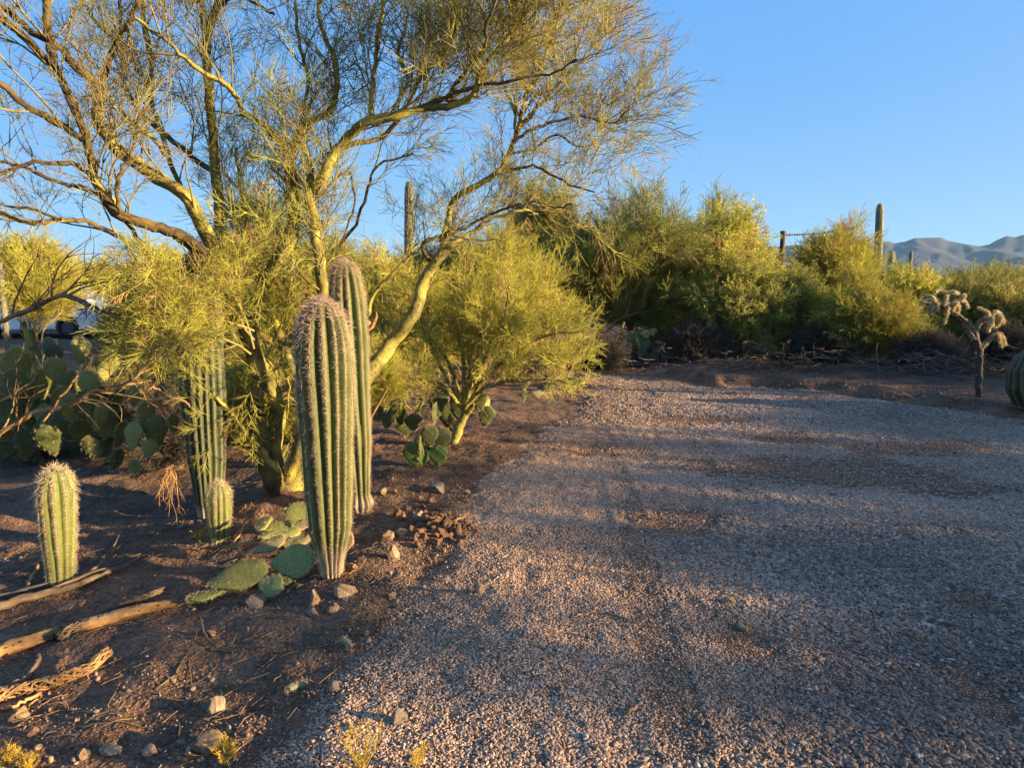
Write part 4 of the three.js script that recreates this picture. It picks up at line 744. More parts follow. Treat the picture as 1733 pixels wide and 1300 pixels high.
// ------------------------------------------------------------------ young palo verde by the gravel
{
  const base = G(768, 752), d = -base.z, r = rngOf(101), g = thing('palo_verde_sapling', base, 'young palo verde with golden feathery crown beside the gravel edge', 'tree'), TW = bag(), SP = [];
  const limb = (list, d0, d1, w0, w1, n, name = 'limb', opt = {}) => { const pull = name === 'limb' ? 0.8 : 1, pts = list.map(([x, y], i) => P(790 + (x - 790) * pull, 700 + (y - 700) * (name === 'limb' ? 0.86 : 1), lerp(d0, d1, i / (list.length - 1)))), path = local(spline(pts, list.length * 4, 0.01, r), base), m = d / FOC / 2, rad = path.map((_, i) => m * lerp(w0, w1, i / (path.length - 1))); part(name, tubeGeo(path, rad, 8, 0.15), M.bark, g); if (n) grow(path, rad[0], 0, { n: [n * 0.68, 5], tmin: [0.2, 0.1], len: [0.36, 0.24], rad: [0.008, 0.004], sprays: 2.7, scale: 0.85, up: 0.3, spread: 0.8, along: 0.85, fan: 0.7, sprayUp: 0.18, ...opt }, r, TW, SP); };
  limb([[766, 754], [776, 728], [782, 708], [792, 694]], d, d, 18, 14, 0, 'trunk'); limb([[788, 700], [798, 690], [801, 683]], d, d - 0.1, 14, 8, 0, 'broken_stub');
  for (const [l, a, b, n] of [[[[786, 702], [788, 670], [800, 640], [815, 600], [826, 560], [835, 500], [850, 440]], 0, 0.1, 15], [[[786, 700], [800, 655], [815, 620], [845, 575], [880, 520], [905, 470]], 0, 0.3, 16], [[[784, 700], [785, 640], [780, 590], [770, 530], [775, 470], [770, 430]], 0, 0.3, 14], [[[782, 700], [765, 660], [745, 630], [725, 590], [700, 540], [690, 490]], 0, 0.2, 14], [[[786, 690], [820, 655], [860, 640], [900, 635], [950, 632], [1000, 640]], -0.2, -0.5, 11], [[[790, 680], [830, 630], [880, 590], [930, 560], [985, 540]], 0, -0.3, 17], [[[790, 680], [825, 610], [870, 550], [920, 500], [955, 460]], 0, 0.6, 16], [[[788, 680], [840, 620], [900, 600], [960, 590], [1010, 600]], 0, 0.5, 13], [[[784, 680], [750, 600], [720, 560], [680, 540], [650, 560]], 0, 0.5, 12], [[[788, 680], [800, 600], [800, 520], [815, 460], [810, 410]], 0.1, 0.8, 14], [[[780, 690], [740, 650], [700, 640], [670, 620]], 0, -0.3, 8], [[[786, 690], [800, 640], [840, 570], [870, 500], [880, 440]], -0.1, -0.4, 14]]) limb(l, d + a, d + b, 8, 3, n);
  part('twigs', geoOf(TW), M.twig, g, 'stuff'); addSprays(g, SP, 'bright', PAL.gold, r); stat.sprays += SP.length;
}

// ------------------------------------------------------------------ bushes behind
const bushAt = (px, d, topY, halfPx, o) => { const b = P(px, 600, d); b.y = groundH(b.x, b.z) - 0.03; const H = P(px, topY, d).y - b.y; return shrub({ base: b, H, W: halfPx * d / FOC, ...o }); };
bushAt(985, 13.5, 316, 120, { seed: 201, name: 'palo_verde_tree', category: 'tree', label: 'leaning olive palo verde behind the golden sapling, its limbs reaching right', pal: PAL.olive, stems: 9, off: 0.9, dome: 0.25, stemR: 0.04, stemMat: M.bark, grow: { n: [8, 5], sprays: 3, scale: 1.15, up: 0.4, bias: new V3(0.12, 0, 0) } });
bushAt(920, 15.5, 300, 75, { seed: 202, name: 'palo_verde_tree', category: 'tree', label: 'dark green upright palo verde just behind the tip of the large tree\'s right limb', pal: PAL.olive, stems: 8, dome: 0.2, stemR: 0.03, grow: { n: [9, 6], sprays: 3.4, scale: 1.2, up: 0.5 } });
bushAt(1075, 15, 385, 95, { seed: 203, label: 'tangled brownish gold bush between the leaning palo verde and the tall creosote', pal: PAL.ochre, stems: 11, grow: { n: [7, 5], sprays: 3.2, scale: 1.1 } });
bushAt(1212, 14.2, 360, 98, { seed: 204, kind: 'leafy', label: 'tall dense yellow green creosote bush at the rear middle of the drive', pal: PAL.gold, stems: 15, low: 0.12, grow: { n: [7, 5], sprays: 3.2, scale: 1.15, up: 0.35 } });
bushAt(1245, 12.9, 440, 82, { seed: 205, kind: 'leafy', label: 'shadowed green creosote bush in front of the tall yellow green one', pal: PAL.olive, stems: 13, low: 0.1, grow: { n: [7, 5], sprays: 2.8, scale: 1.0, up: 0.3 } });
bushAt(1140, 13.8, 440, 75, { seed: 206, label: 'shadowed low creosote bush behind the branching prickly pear', pal: PAL.olive, stems: 11, low: 0.1, grow: { n: [7, 5], sprays: 2.8, scale: 1.0 } });
bushAt(1402, 15, 378, 76, { seed: 207, label: 'feathery yellow palo verde shrub just right of the tall wooden post', pal: PAL.gold, stems: 13, low: 0.15, dome: 0.3, grow: { n: [7, 5], sprays: 3.2, scale: 1.2, up: 0.5 } });
bushAt(1340, 13.2, 455, 75, { seed: 208, kind: 'leafy', label: 'green creosote bush below the tall wooden post', pal: PAL.olive, stems: 11, low: 0.1, grow: { n: [7, 5], sprays: 3, scale: 1.0 } });
bushAt(1462, 12.2, 458, 84, { seed: 209,  label: 'golden green creosote bush directly below the tallest far saguaro', pal: PAL.gold, stems: 14, low: 0.15, grow: { n: [7, 5], sprays: 3.1, scale: 1.0 } });
bushAt(1545, 14, 458, 80, { seed: 210, kind: 'leafy', label: 'rounded yellow bush left of the cholla, below the thin far saguaro', pal: PAL.gold, stems: 12, low: 0.1, grow: { n: [7, 5], sprays: 3.2, scale: 1.0 } });
bushAt(1625, 13.6, 462, 75, { seed: 211, label: 'olive bush directly behind the cholla branches', pal: PAL.olive, stems: 12, low: 0.1, grow: { n: [7, 5], sprays: 3, scale: 1.0 } });
bushAt(1715, 13.4, 468, 80, { seed: 212, kind: 'leafy', label: 'brown green bush at the right edge behind the barrel cactus', pal: PAL.ochre, stems: 12, low: 0.1, grow: { n: [7, 5], sprays: 3, scale: 1.05 } });
bushAt(1250, 17, 400, 50, { seed: 213, label: 'pale olive shrub behind and left of the tall wooden post', pal: PAL.olive, stems: 11, low: 0.2, dome: 0.3, grow: { n: [7, 5], sprays: 3, scale: 1.3, up: 0.5 } });
bushAt(1170, 17, 345, 85, { seed: 214, label: 'pale feathery shrub rising behind the left side of the tall creosote', pal: PAL.olive, stems: 11, low: 0.2, dome: 0.3, grow: { n: [9, 5], sprays: 3.4, scale: 1.3, up: 0.5 } });
bushAt(690, 10.5, 430, 110, { seed: 215, label: 'yellow palo verde shrub in the gap behind the slim saguaro and right limb', pal: PAL.gold, stems: 13, low: 0.15, grow: { n: [7, 5], sprays: 2.6, scale: 1.05 } });
bushAt(860, 11.5, 400, 90, { seed: 216, label: 'golden shrub rising behind the crown of the sapling', pal: PAL.gold, stems: 12, low: 0.2, grow: { n: [7, 5], sprays: 3.1, scale: 1.1, up: 0.4 } });
bushAt(560, 12.5, 400, 90, { seed: 217, label: 'olive gold shrub behind the tops of the two front saguaros', pal: PAL.ochre, stems: 12, low: 0.15, grow: { n: [10, 5], sprays: 3.6, scale: 1.1 } });
bushAt(430, 10.5, 420, 110, { seed: 218, label: 'dense olive shrub right behind the large palo verde trunk', pal: PAL.olive, stems: 12, low: 0.1, grow: { n: [10, 5], sprays: 3.6, scale: 1.1 } });
bushAt(268, 9.5, 452, 65, { seed: 219, label: 'dull brown green shrub left of the dark saguaro, behind drooping foliage', pal: PAL.olive, stems: 12, low: 0.15, grow: { n: [9, 5], sprays: 3.2, scale: 1.0 } });
bushAt(65, 15, 400, 85, { seed: 220, label: 'golden bush at the far left behind the white car', pal: PAL.gold, stems: 12, low: 0.35, dome: 0.3, grow: { n: [8, 5], sprays: 3.4, scale: 1.25, up: 0.45 } });
bushAt(150, 24, 425, 75, { seed: 221, label: 'hazy golden tree beyond the white car', pal: PAL.gold, stems: 11, low: 0.2, grow: { n: [7, 5], sprays: 3.2, scale: 1.6, up: 0.4 } });
bushAt(310, 17, 425, 90, { seed: 222, label: 'olive shrub far behind the dark saguaro top', pal: PAL.olive, stems: 11, low: 0.1, grow: { n: [10, 5], sprays: 3.6, scale: 1.3 } });
bushAt(770, 17, 410, 120, { seed: 223, label: 'far golden thicket seen between the right limb and the sapling', pal: PAL.ochre, stems: 13, low: 0.1, grow: { n: [10, 5], sprays: 3.6, scale: 1.4 } });
bushAt(500, 20, 400, 120, { seed: 224, label: 'far olive thicket seen behind the middle of the large tree', pal: PAL.olive, stems: 13, low: 0.1, grow: { n: [10, 5], sprays: 3.6, scale: 1.5 } });
bushAt(1010, 12.2, 560, 42, { seed: 225, label: 'low grey brown brush at the rear left corner of the gravel', pal: PAL.deadwood, stems: 11, low: 0.05, grow: { n: [7, 4], sprays: 2.6, scale: 0.9 } });
bushAt(60, 7.6, 612, 80, { seed: 240, label: 'low dark tangled brush behind the prickly pear thicket at the left edge', pal: PAL.olive, stems: 12, low: 0.05, grow: { n: [8, 5], sprays: 2.4, scale: 0.8 } });
bushAt(205, 7.2, 608, 70, { seed: 241, label: 'low twiggy brush behind the prickly pear thicket, left of the dark saguaro', pal: PAL.grey, stems: 12, low: 0.05, grow: { n: [9, 5], sprays: 2.4, scale: 0.8 } });
bushAt(290, 6.4, 640, 45, { seed: 242, label: 'knee high dry brush beside the left flank of the dark saguaro', pal: PAL.deadwood, stems: 10, low: 0.05, grow: { n: [8, 4], sprays: 2, scale: 0.6 } });
bushAt(420, 7.4, 600, 70, { seed: 243, label: 'low yellow brush directly behind the large palo verde trunk', pal: PAL.gold, stems: 12, low: 0.05, grow: { n: [8, 5], sprays: 2.6, scale: 0.8 } });
bushAt(640, 8.4, 560, 60, { seed: 227, label: 'low yellow green shoots behind the base of the right limb', pal: PAL.gold, stems: 9, low: 0.1, kind: 'bright', grow: { n: [8, 5], sprays: 3, scale: 0.95 } });
bushAt(1180, 12.6, 585, 60, { seed: 228, label: 'dark low brush below the shadowed green creosote', pal: PAL.deadwood, stems: 12, low: 0.05, grow: { n: [7, 4], sprays: 2, scale: 0.9 } });
bushAt(1390, 12.2, 575, 55, { seed: 229, label: 'dark twiggy brush at the rear between two creosote bushes', pal: PAL.deadwood, stems: 12, low: 0.05, grow: { n: [7, 4], sprays: 2, scale: 0.9 } });
bushAt(1570, 11.5, 585, 50, { seed: 230, label: 'dark dry brush left of the cholla trunk', pal: PAL.deadwood, stems: 12, low: 0.05, grow: { n: [7, 4], sprays: 2, scale: 0.9 } });
bushAt(1690, 11.8, 590, 40, { seed: 231, label: 'dark dry brush between the cholla trunk and the barrel cactus', pal: PAL.deadwood, stems: 12, low: 0.05, grow: { n: [7, 4], sprays: 2, scale: 0.9 } });
// bushes out of the picture at the right: they throw the long shade across the gravel
{
  const r = rngOf(301);
  for (const [x, z, h, w] of [[12.88, -13.5, 2.0, 1.19], [12.64, -12.13, 2.0, 1.06], [13.78, -10.57, 2.0, 0.99], [11.34, -9.18, 2.25, 1.23], [12.41, -7.91, 2.0, 1.23], [12.18, -6.4, 2.25, 0.97], [12.29, -5.12, 2.45, 0.93], [11.97, -3.7, 2.75, 1.0], [11.35, -2.43, 2.75, 1.24], [11.37, -1.28, 2.45, 1.24], [11.56, 0.1, 2.75, 1.02], [9.0, -6.6, 1.5, 0.8], [7.6, -3.9, 1.25, 0.7], [6.4, -2.4, 1.2, 0.6], [15.5, -12.5, 3.0, 1.6]]) shrub({ base: new V3(x, groundH(x, z) - 0.02, z), H: h, W: w + 0.2, seed: 300 + Math.round(x * 10 - z * 7), label: 'olive shrub in the row along the right side of the gravel', group: 'shrubs along the right side of the gravel', stems: 9, low: 0.1, grow: { n: [6, 4], sprays: 2, scale: 1.1 } });
}
// scrub out on the plain
{
  const r = rngOf(401); let proto = null, n = 0;
  for (let i = 0; i < 90; i++) {
    const d = 24 + 150 * Math.pow(r(), 1.7), px = i < 50 ? r.r(1080, 1760) : r.r(-20, 1080), x = (px - 866.5) / FOC * d, z = -d;
    if (!proto) { const s = shrub({ base: new V3(x, groundH(x, z), z), H: 1.9, W: 1.5, seed: 402, label: 'far off olive scrub bush out on the desert plain', group: 'far scrub bushes on the plain', stems: 9, low: 0.1, grow: { n: [5, 3], sprays: 2.4, scale: 2.0, len: [0.7, 0.45] }, pal: PAL.olive }); proto = s; continue; }
    const c = proto.clone(); c.name = numbered('desert_shrub'); c.position.set(x, groundH(x, z), z); c.rotation.y = r() * 6; const s = r.r(0.6, 1.25) * (d > 60 ? 1.15 : 1); c.scale.set(s * 1.1, s, s * 1.1); scene.add(c);
  }
}

// ------------------------------------------------------------------ cholla
{
  const base = G(1655, 668), d = -base.z, g = thing('cholla', base, 'tree cholla with drooping pale jointed arms at the rear right of the drive', 'cactus'), r = rngOf(111), SPN = [[], [], []], SC = [[], [], []];
  const joint = (pts, w0, w1, name, fuzz, tone) => {
    const path = local(spline(pts.map(([x, y, o = 0]) => P(x, y, d + o)), pts.length * 5, 0.006, r), base), m = d / FOC / 2, rad = path.map((_, i) => m * lerp(w0, w1, i / (path.length - 1)) * (1 + 0.14 * Math.sin(i * 2.1))), geo = tubeGeo(path, rad, 9, 0.2), n = geo.attributes.position.count, col = [];
    for (let i = 0; i < n; i++) { const k = r.r(0.8, 1.15); col.push(tone[0] * k, tone[1] * k, tone[2] * k); } geo.setAttribute('color', new THREE.Float32BufferAttribute(col, 3)); part(name, geo, M.cholla, g);
    for (let i = 0; i < path.length * fuzz; i++) { const k = Math.floor(r() * path.length), n2 = r.sph(), t = path[Math.min(k + 1, path.length - 1)].clone().sub(path[Math.max(0, k - 1)]).normalize(); n2.addScaledVector(t, -n2.dot(t)).normalize(); const v = Math.floor(r() * 3); QX.setFromUnitVectors(UP, n2); SPN[v].push(new THREE.Matrix4().compose(path[k].clone().addScaledVector(n2, rad[k] * 0.85), QX, new V3(0.022, 0.026, 0.022))); const q = r.r(0.8, 1.2); SC[v].push(C(0.62 * q, 0.5 * q, 0.27 * q)); }
  };
  const brown = [0.13, 0.095, 0.06], pale = [0.4, 0.37, 0.17];
  joint([[1655, 672], [1656, 630], [1658, 600], [1652, 575], [1648, 558]], 11, 8, 'trunk', 3, [0.06, 0.045, 0.035]);
  joint([[1648, 560], [1635, 545], [1618, 530], [1600, 522], [1585, 515], [1566, 513]], 7, 4.5, 'branch', 3, brown); joint([[1650, 575], [1640, 562], [1628, 548]], 8, 5, 'branch', 3, brown);
  for (const l of [[[1604, 522], [1603, 505], [1602, 495]], [[1602, 496], [1590, 492], [1583, 494]], [[1602, 496], [1612, 494], [1622, 497]], [[1604, 520], [1615, 510], [1626, 507], [1634, 512], [1637, 520]], [[1590, 516], [1575, 509], [1563, 508], [1556, 512]], [[1600, 524], [1601, 536], [1597, 548]], [[1618, 530], [1622, 522], [1619, 512]], [[1575, 514], [1570, 524], [1573, 534]], [[1585, 514], [1577, 502], [1565, 500]], [[1626, 508], [1632, 502], [1630, 499]], [[1590, 515], [1580, 520], [1576, 532]]]) joint([...l.map(([x, y]) => [x, y, r.n() * 0.12])], 4.2, 2.8, 'arm', 9, pale);
  joint([[1650, 560], [1656, 548], [1664, 541], [1676, 537]], 8, 6, 'branch', 3, brown);
  for (const l of [[[1664, 541], [1672, 530], [1661, 524], [1655, 521]], [[1672, 538], [1684, 532], [1692, 534], [1698, 545]], [[1680, 536], [1690, 540], [1688, 552]], [[1672, 538], [1676, 548], [1672, 560]], [[1684, 534], [1695, 540], [1697, 548]], [[1678, 537], [1682, 546], [1684, 556]], [[1676, 536], [1684, 528], [1692, 530]]]) joint(l.map(([x, y]) => [x, y, r.n() * 0.15]), 4.6, 3.2, 'arm', 9, pale);
  joint([[1658, 592], [1668, 580], [1680, 570], [1690, 568]], 8, 6, 'branch', 5, brown); for (const l of [[[1690, 568], [1697, 572], [1700, 584]], [[1684, 570], [1692, 576], [1693, 588]], [[1672, 576], [1684, 566], [1694, 566]]]) joint(l, 4.4, 3.2, 'arm', 9, pale);
  for (let k = 0; k < 26; k++) { const [x, y] = r.pick([[1602, 500], [1585, 512], [1570, 512], [1604, 520], [1622, 512], [1612, 528], [1680, 536], [1690, 540], [1674, 540], [1688, 568], [1563, 510]]), a = x + r.n() * 6, b = y + r.n() * 5, dx = r.n() * 9, dp = r.n() * 0.16; joint([[a, b, dp], [a + dx, b + r.r(-4, 3), dp], [a + dx * 1.7, b + r.r(4, 14), dp + r.n() * 0.05]], 3.8, 2.8, 'arm', 9, pale); }
  SPN.forEach((m, i) => inst('spines', spineGeo[i], M.spine, m, SC[i], g));
}

// ------------------------------------------------------------------ dead wood
function lattice(path, R, n, strand, turns, parent) { // cholla skeleton: two crossing families of strands round a tube
  const b = bag(), N = path.length, fr = [], up = new V3(0, 1, 0.01);
  for (let i = 0; i < N; i++) { const t = path[Math.min(i + 1, N - 1)].clone().sub(path[Math.max(i - 1, 0)]).normalize(), a = new V3().crossVectors(t, up).normalize(), c = new V3().crossVectors(a, t); fr.push([a, c]); }
  for (const s of [1, -1]) for (let k = 0; k < n; k++) { const pts = [], rad = []; for (let i = 0; i < N; i++) { const a = k / n * 6.283 + s * turns * 6.283 * i / (N - 1) + 0.75 * (vnoise(i * 0.3, k * 5 + s * 9) - 0.5), q = R(i / (N - 1)) * (0.88 + 0.24 * vnoise(i * 0.4, k * 2 + s)); pts.push(path[i].clone().addScaledVector(fr[i][0], Math.cos(a) * q).addScaledVector(fr[i][1], Math.sin(a) * q)); rad.push(strand * (0.6 + 0.9 * vnoise(i * 0.5, k * 3 + s)) * q / R(0.3)); } ringTube(pts, rad, 5, b); }
  return geoOf(b);
}
const groundPath = (list, lift, n = 40, jit = 0.004, seed = 5) => spline(list.map(([x, y, h = 0]) => { const p = G(x, y); p.y += lift + h; return p; }), n, jit, rngOf(seed));
{
  const path = groundPath([[-60, 1146], [0, 1112], [90, 1082], [170, 1060], [240, 1040], [300, 1026]], 0.026, 60, 0.0016), base = path[30].clone(); base.y -= 0.026; const g = thing('fallen_log', base, 'long bright tan weathered log with dark holes lying at the lower left', 'log'), lp = local(path, base);
  const b = bag(), N = 60; ringTube(lp, lp.map((_, i) => 0.034 * (1 - 0.5 * Math.pow(i / 59, 4)) * (0.96 + 0.08 * vnoise(i * 0.3, 3))), 22, b, 0.2); const geo = geoOf(b), p = geo.attributes.position, r = rngOf(9), pits = [];
  part('wood', geo, M.deadTan, g);
  for (let i = 0; i < 30; i++) { const k = Math.floor(r.r(4, 56)), t = lp[k + 1].clone().sub(lp[k - 1]).normalize(), a = r.r(-0.35, 1.5), side = new V3().crossVectors(t, UP).normalize(), n = side.multiplyScalar(Math.cos(a + 0.6)).addScaledVector(UP, Math.sin(a + 0.6)).normalize(), o = part('hole', holeGeo(), M.hollow, g), R = 0.034 * (1 - 0.5 * Math.pow(k / 59, 4)); o.position.copy(lp[k]).addScaledVector(n, R * 0.93); o.quaternion.setFromRotationMatrix(new THREE.Matrix4().makeBasis(t, n, new V3().crossVectors(t, n))); o.scale.set(r.r(0.005, 0.013), 0.0045, r.r(0.003, 0.006)); }
}
function holeGeo() { return holeGeo.g ??= new THREE.SphereGeometry(1, 10, 8); }
{
  const path = groundPath([[95, 1088], [150, 1062], [210, 1034], [255, 1016], [285, 1003]], 0.03, 50, 0.002), base = path[25].clone(); base.y -= 0.03; const g = thing('cactus_skeleton', base, 'grey lattice cactus skeleton lying close behind the bright tan log', 'dead wood'), lp = local(path, base);
  part('lattice', lattice(lp, (t) => 0.021 * (1 - 0.5 * t), 7, 0.0042, 2.4), M.deadGrey, g); part('core', tubeGeo(lp, lp.map((_, i) => 0.012 * (1 - 0.5 * i / 49)), 8), M.hollow, g);
}
{
  const path = groundPath([[-60, 1215], [0, 1188], [60, 1172], [110, 1158], [150, 1142], [188, 1122, 0.03]], 0.03, 50, 0.002), base = path[25].clone(); base.y -= 0.03; const g = thing('cactus_skeleton', base, 'orange lit lattice cactus skeleton with rows of holes at the lower left', 'dead wood'), lp = local(path, base);
  part('lattice', lattice(lp, (t) => 0.024 * (1 - 0.25 * t), 7, 0.0055, 2.2), M.deadTan, g); part('core', tubeGeo(lp, lp.map(() => 0.013), 8), M.hollow, g);
}
function stick(list, w0, w1, mat, label, o = {}) {
  const path = groundPath(list, o.lift ?? w0 * 0.8, Math.max(10, list.length * 5), o.jit ?? 0.006, list[0][0] + 7), mid = path[Math.floor(path.length / 2)].clone(); mid.y = groundH(mid.x, mid.z); const geo = tubeGeo(local(path, mid), path.map((_, i) => lerp(w0, w1, i / (path.length - 1))), 8, 0.2);
  if (!o.twigs) { const m = new THREE.Mesh(geo, mat); m.name = numbered(o.name ?? 'dead_branch'); m.position.copy(mid); m.castShadow = m.receiveShadow = true; scene.add(m); return tag(m, label, 'branch'); }
  const g = thing(o.name ?? 'dead_branch', mid, label, 'branch'); part('stem', geo, mat, g); for (const t of o.twigs) { const p2 = groundPath(t, w1, 10, 0.004, t[0][0]); part('twig', tubeGeo(local(p2, mid), p2.map((_, i) => w1 * (1 - 0.07 * i)), 6, 0.2), mat, g); } return g;
}
stick([[-40, 1052], [0, 1036], [60, 1018], [130, 1000], [190, 975], [250, 948]], 0.028, 0.012, M.deadGrey, 'grey fallen branch behind the bright tan log, with one lit end', { lift: 0.03, twigs: [[[150, 985, 0.03], [180, 965, 0.06], [200, 945, 0.1], [205, 938, 0.12]], [[90, 1008, 0.03], [160, 980, 0.03], [210, 968, 0.03]]] });
stick([[-40, 1022], [20, 1010], [90, 995], [160, 970], [235, 945]], 0.014, 0.007, M.twigGrey, 'thin dark branch along the back of the grey fallen branch', { lift: 0.015 });
stick([[45, 1000], [55, 985, 0.02], [68, 968, 0.06]], 0.011, 0.01, M.deadTan, 'short broken stub leaning at the foot of the far left young saguaro');
stick([[-20, 1180], [30, 1162], [48, 1150], [62, 1140, 0.02], [68, 1125, 0.03]], 0.014, 0.01, M.deadGrey, 'grey crooked branch between the bright tan log and the lattice skeleton', { lift: 0.016 });
stick([[0, 1208], [30, 1197], [72, 1178]], 0.009, 0.007, M.deadTan, 'pale splintered stick under the orange lattice skeleton', { lift: 0.012, twigs: [[[48, 1200], [60, 1190], [72, 1182]]] });
stick([[118, 1175], [90, 1185], [55, 1205]], 0.003, 0.002, M.dead, 'thin straight straw pointing away below the lattice skeleton');
stick([[140, 1125], [165, 1110], [188, 1090]], 0.006, 0.004, M.deadGrey, 'short grey twig above the tip of the lattice skeleton');
stick([[262, 1168], [285, 1153], [298, 1143], [305, 1125], [325, 1100]], 0.006, 0.003, M.deadGrey, 'forked grey twig lying on the near dirt', { twigs: [[[295, 1133], [280, 1120], [275, 1105, 0.02]], [[302, 1135], [315, 1138], [322, 1143]]] });
stick([[340, 1068, 0.06], [350, 1085, 0.03], [372, 1103], [420, 1100], [470, 1095]], 0.007, 0.003, M.deadGrey, 'bent dead twig with a raised peeling end on the near dirt', { twigs: [[[340, 1068, 0.06], [332, 1085, 0.02], [330, 1094]]] });
stick([[520, 978], [560, 974], [590, 970], [615, 960, 0.02], [620, 955, 0.03]], 0.005, 0.003, M.deadTan, 'thin pale stick in front of the front saguaro base');
stick([[660, 985], [672, 975], [680, 960]], 0.004, 0.002, M.deadGrey, 'small twig right of the pointed pale slab');
stick([[765, 892], [780, 885], [795, 872]], 0.005, 0.003, M.deadTan, 'short pale curved stick on top of the clod heap', { lift: 0.03 });
stick([[965, 1052], [990, 1044], [1020, 1044], [1050, 1050], [1072, 1060]], 0.006, 0.004, M.dead, 'curved brown stick lying on the middle of the gravel', { lift: 0.016 });
stick([[1058, 1216], [1070, 1206], [1082, 1196]], 0.008, 0.006, M.deadTan, 'short orange wood chip lying on the gravel near the bottom', { lift: 0.012, name: 'wood_chip' });
stick([[380, 918], [383, 900, 0.05], [388, 880, 0.12], [392, 868, 0.16]], 0.004, 0.003, M.deadTan, 'thin upright stick right of the smallest saguaro');
stick([[395, 920], [408, 908, 0.02], [416, 895, 0.06], [416, 880, 0.1]], 0.009, 0.007, M.dead, 'curved pale stick stub right of the smallest saguaro');
stick([[386, 915], [400, 905, 0.01], [412, 896, 0.02]], 0.005, 0.003, M.dead, 'short leaning stick between the curved stub and the smallest saguaro');
// broken golden branch through the prickly pears
{
  const d = 4.75, pts = [[-30, 765], [20, 720], [60, 700], [125, 683], [150, 668], [210, 650], [255, 615], [290, 590]].map(([x, y]) => P(x, y, d - (x - 100) * 0.0012)), base = pts[3].clone(); base.y = groundH(base.x, base.z); const g = thing('dead_branch', base, 'long bare golden branch lying through the prickly pear thicket', 'branch'), r = rngOf(31), path = local(spline(pts, 34, 0.01, r), base), TW = bag();
  part('stem', tubeGeo(path, path.map((_, i) => 0.019 * (1 - 0.6 * i / 33)), 8, 0.2), M.deadTan, g); grow(path, 0.02, 0, { n: [16, 4], tmin: [0.1, 0.1], len: [0.5, 0.25], rad: [0.008, 0.004], sprays: 0, scale: 1, up: 0.1 }, r, TW, []); part('twigs', geoOf(TW), M.dead, g, 'stuff');
  const pts2 = [[40, 545], [55, 600], [62, 640], [40, 660], [0, 680]].map(([x, y]) => P(x, y, 5.2)), b2 = pts2[2].clone(); b2.y = groundH(b2.x, b2.z); const h = thing('dead_branch', b2, 'bent yellow stem standing among the prickly pear pads at the left', 'branch'); part('stem', tubeGeo(local(spline(pts2, 20), b2), Array.from({ length: 20 }, (_, i) => 0.02 * (1 - 0.02 * i)), 8, 0.15), M.bark, h);
  const pts3 = [[150, 610], [130, 640], [90, 690], [70, 720]].map(([x, y]) => P(x, y, 4.9)), b3 = pts3[3].clone(); b3.y = groundH(b3.x, b3.z); const h3 = thing('dead_branch', b3, 'straight dry stick slanting across the prickly pear pads', 'branch'); part('stem', tubeGeo(local(spline(pts3, 14, 0.006, r), b3), Array.from({ length: 14 }, () => 0.009), 7, 0.2), M.deadTan, h3);
  const pts4 = [[0, 545], [60, 520], [110, 500], [160, 520], [215, 545], [245, 560]].map(([x, y], i) => P(x, y, 5.3 - i * 0.05)), b4 = pts4[0].clone(); b4.y = groundH(b4.x, b4.z); const h4 = thing('dead_branch', b4, 'arched dead limb with bare twigs hanging above the white car', 'branch'), T4 = bag(), p4 = local(spline(pts4, 26, 0.01, r), b4); part('stem', tubeGeo(p4, p4.map((_, i) => 0.02 * (1 - 0.4 * i / 25)), 8, 0.2), M.dead, h4); grow(p4, 0.02, 0, { n: [18, 5], tmin: [0.05, 0.1], len: [0.6, 0.3], rad: [0.009, 0.004], sprays: 0, scale: 1, up: 0.15 }, r, T4, []); part('twigs', geoOf(T4), M.dead, h4, 'stuff');
  for (const [l, label] of [[[[248, 664], [258, 656], [272, 662]], 'short orange lit broken branch end above the rightmost prickly pear pads'], [[[282, 680], [295, 674], [312, 680], [322, 690]], 'pale broken branch end touching the left flank of the dark saguaro']]) { const pts5 = l.map(([x, y]) => P(x, y, 4.6)), b5 = pts5[1].clone(); b5.y = groundH(b5.x, b5.z); const h5 = thing('dead_branch', b5, label, 'branch'); part('stem', tubeGeo(local(spline(pts5, 9, 0.006, r), b5), [0.007, 0.011, 0.013, 0.012, 0.013, 0.012, 0.01, 0.009, 0.005], 8, 0.3), M.dead, h5); }
}
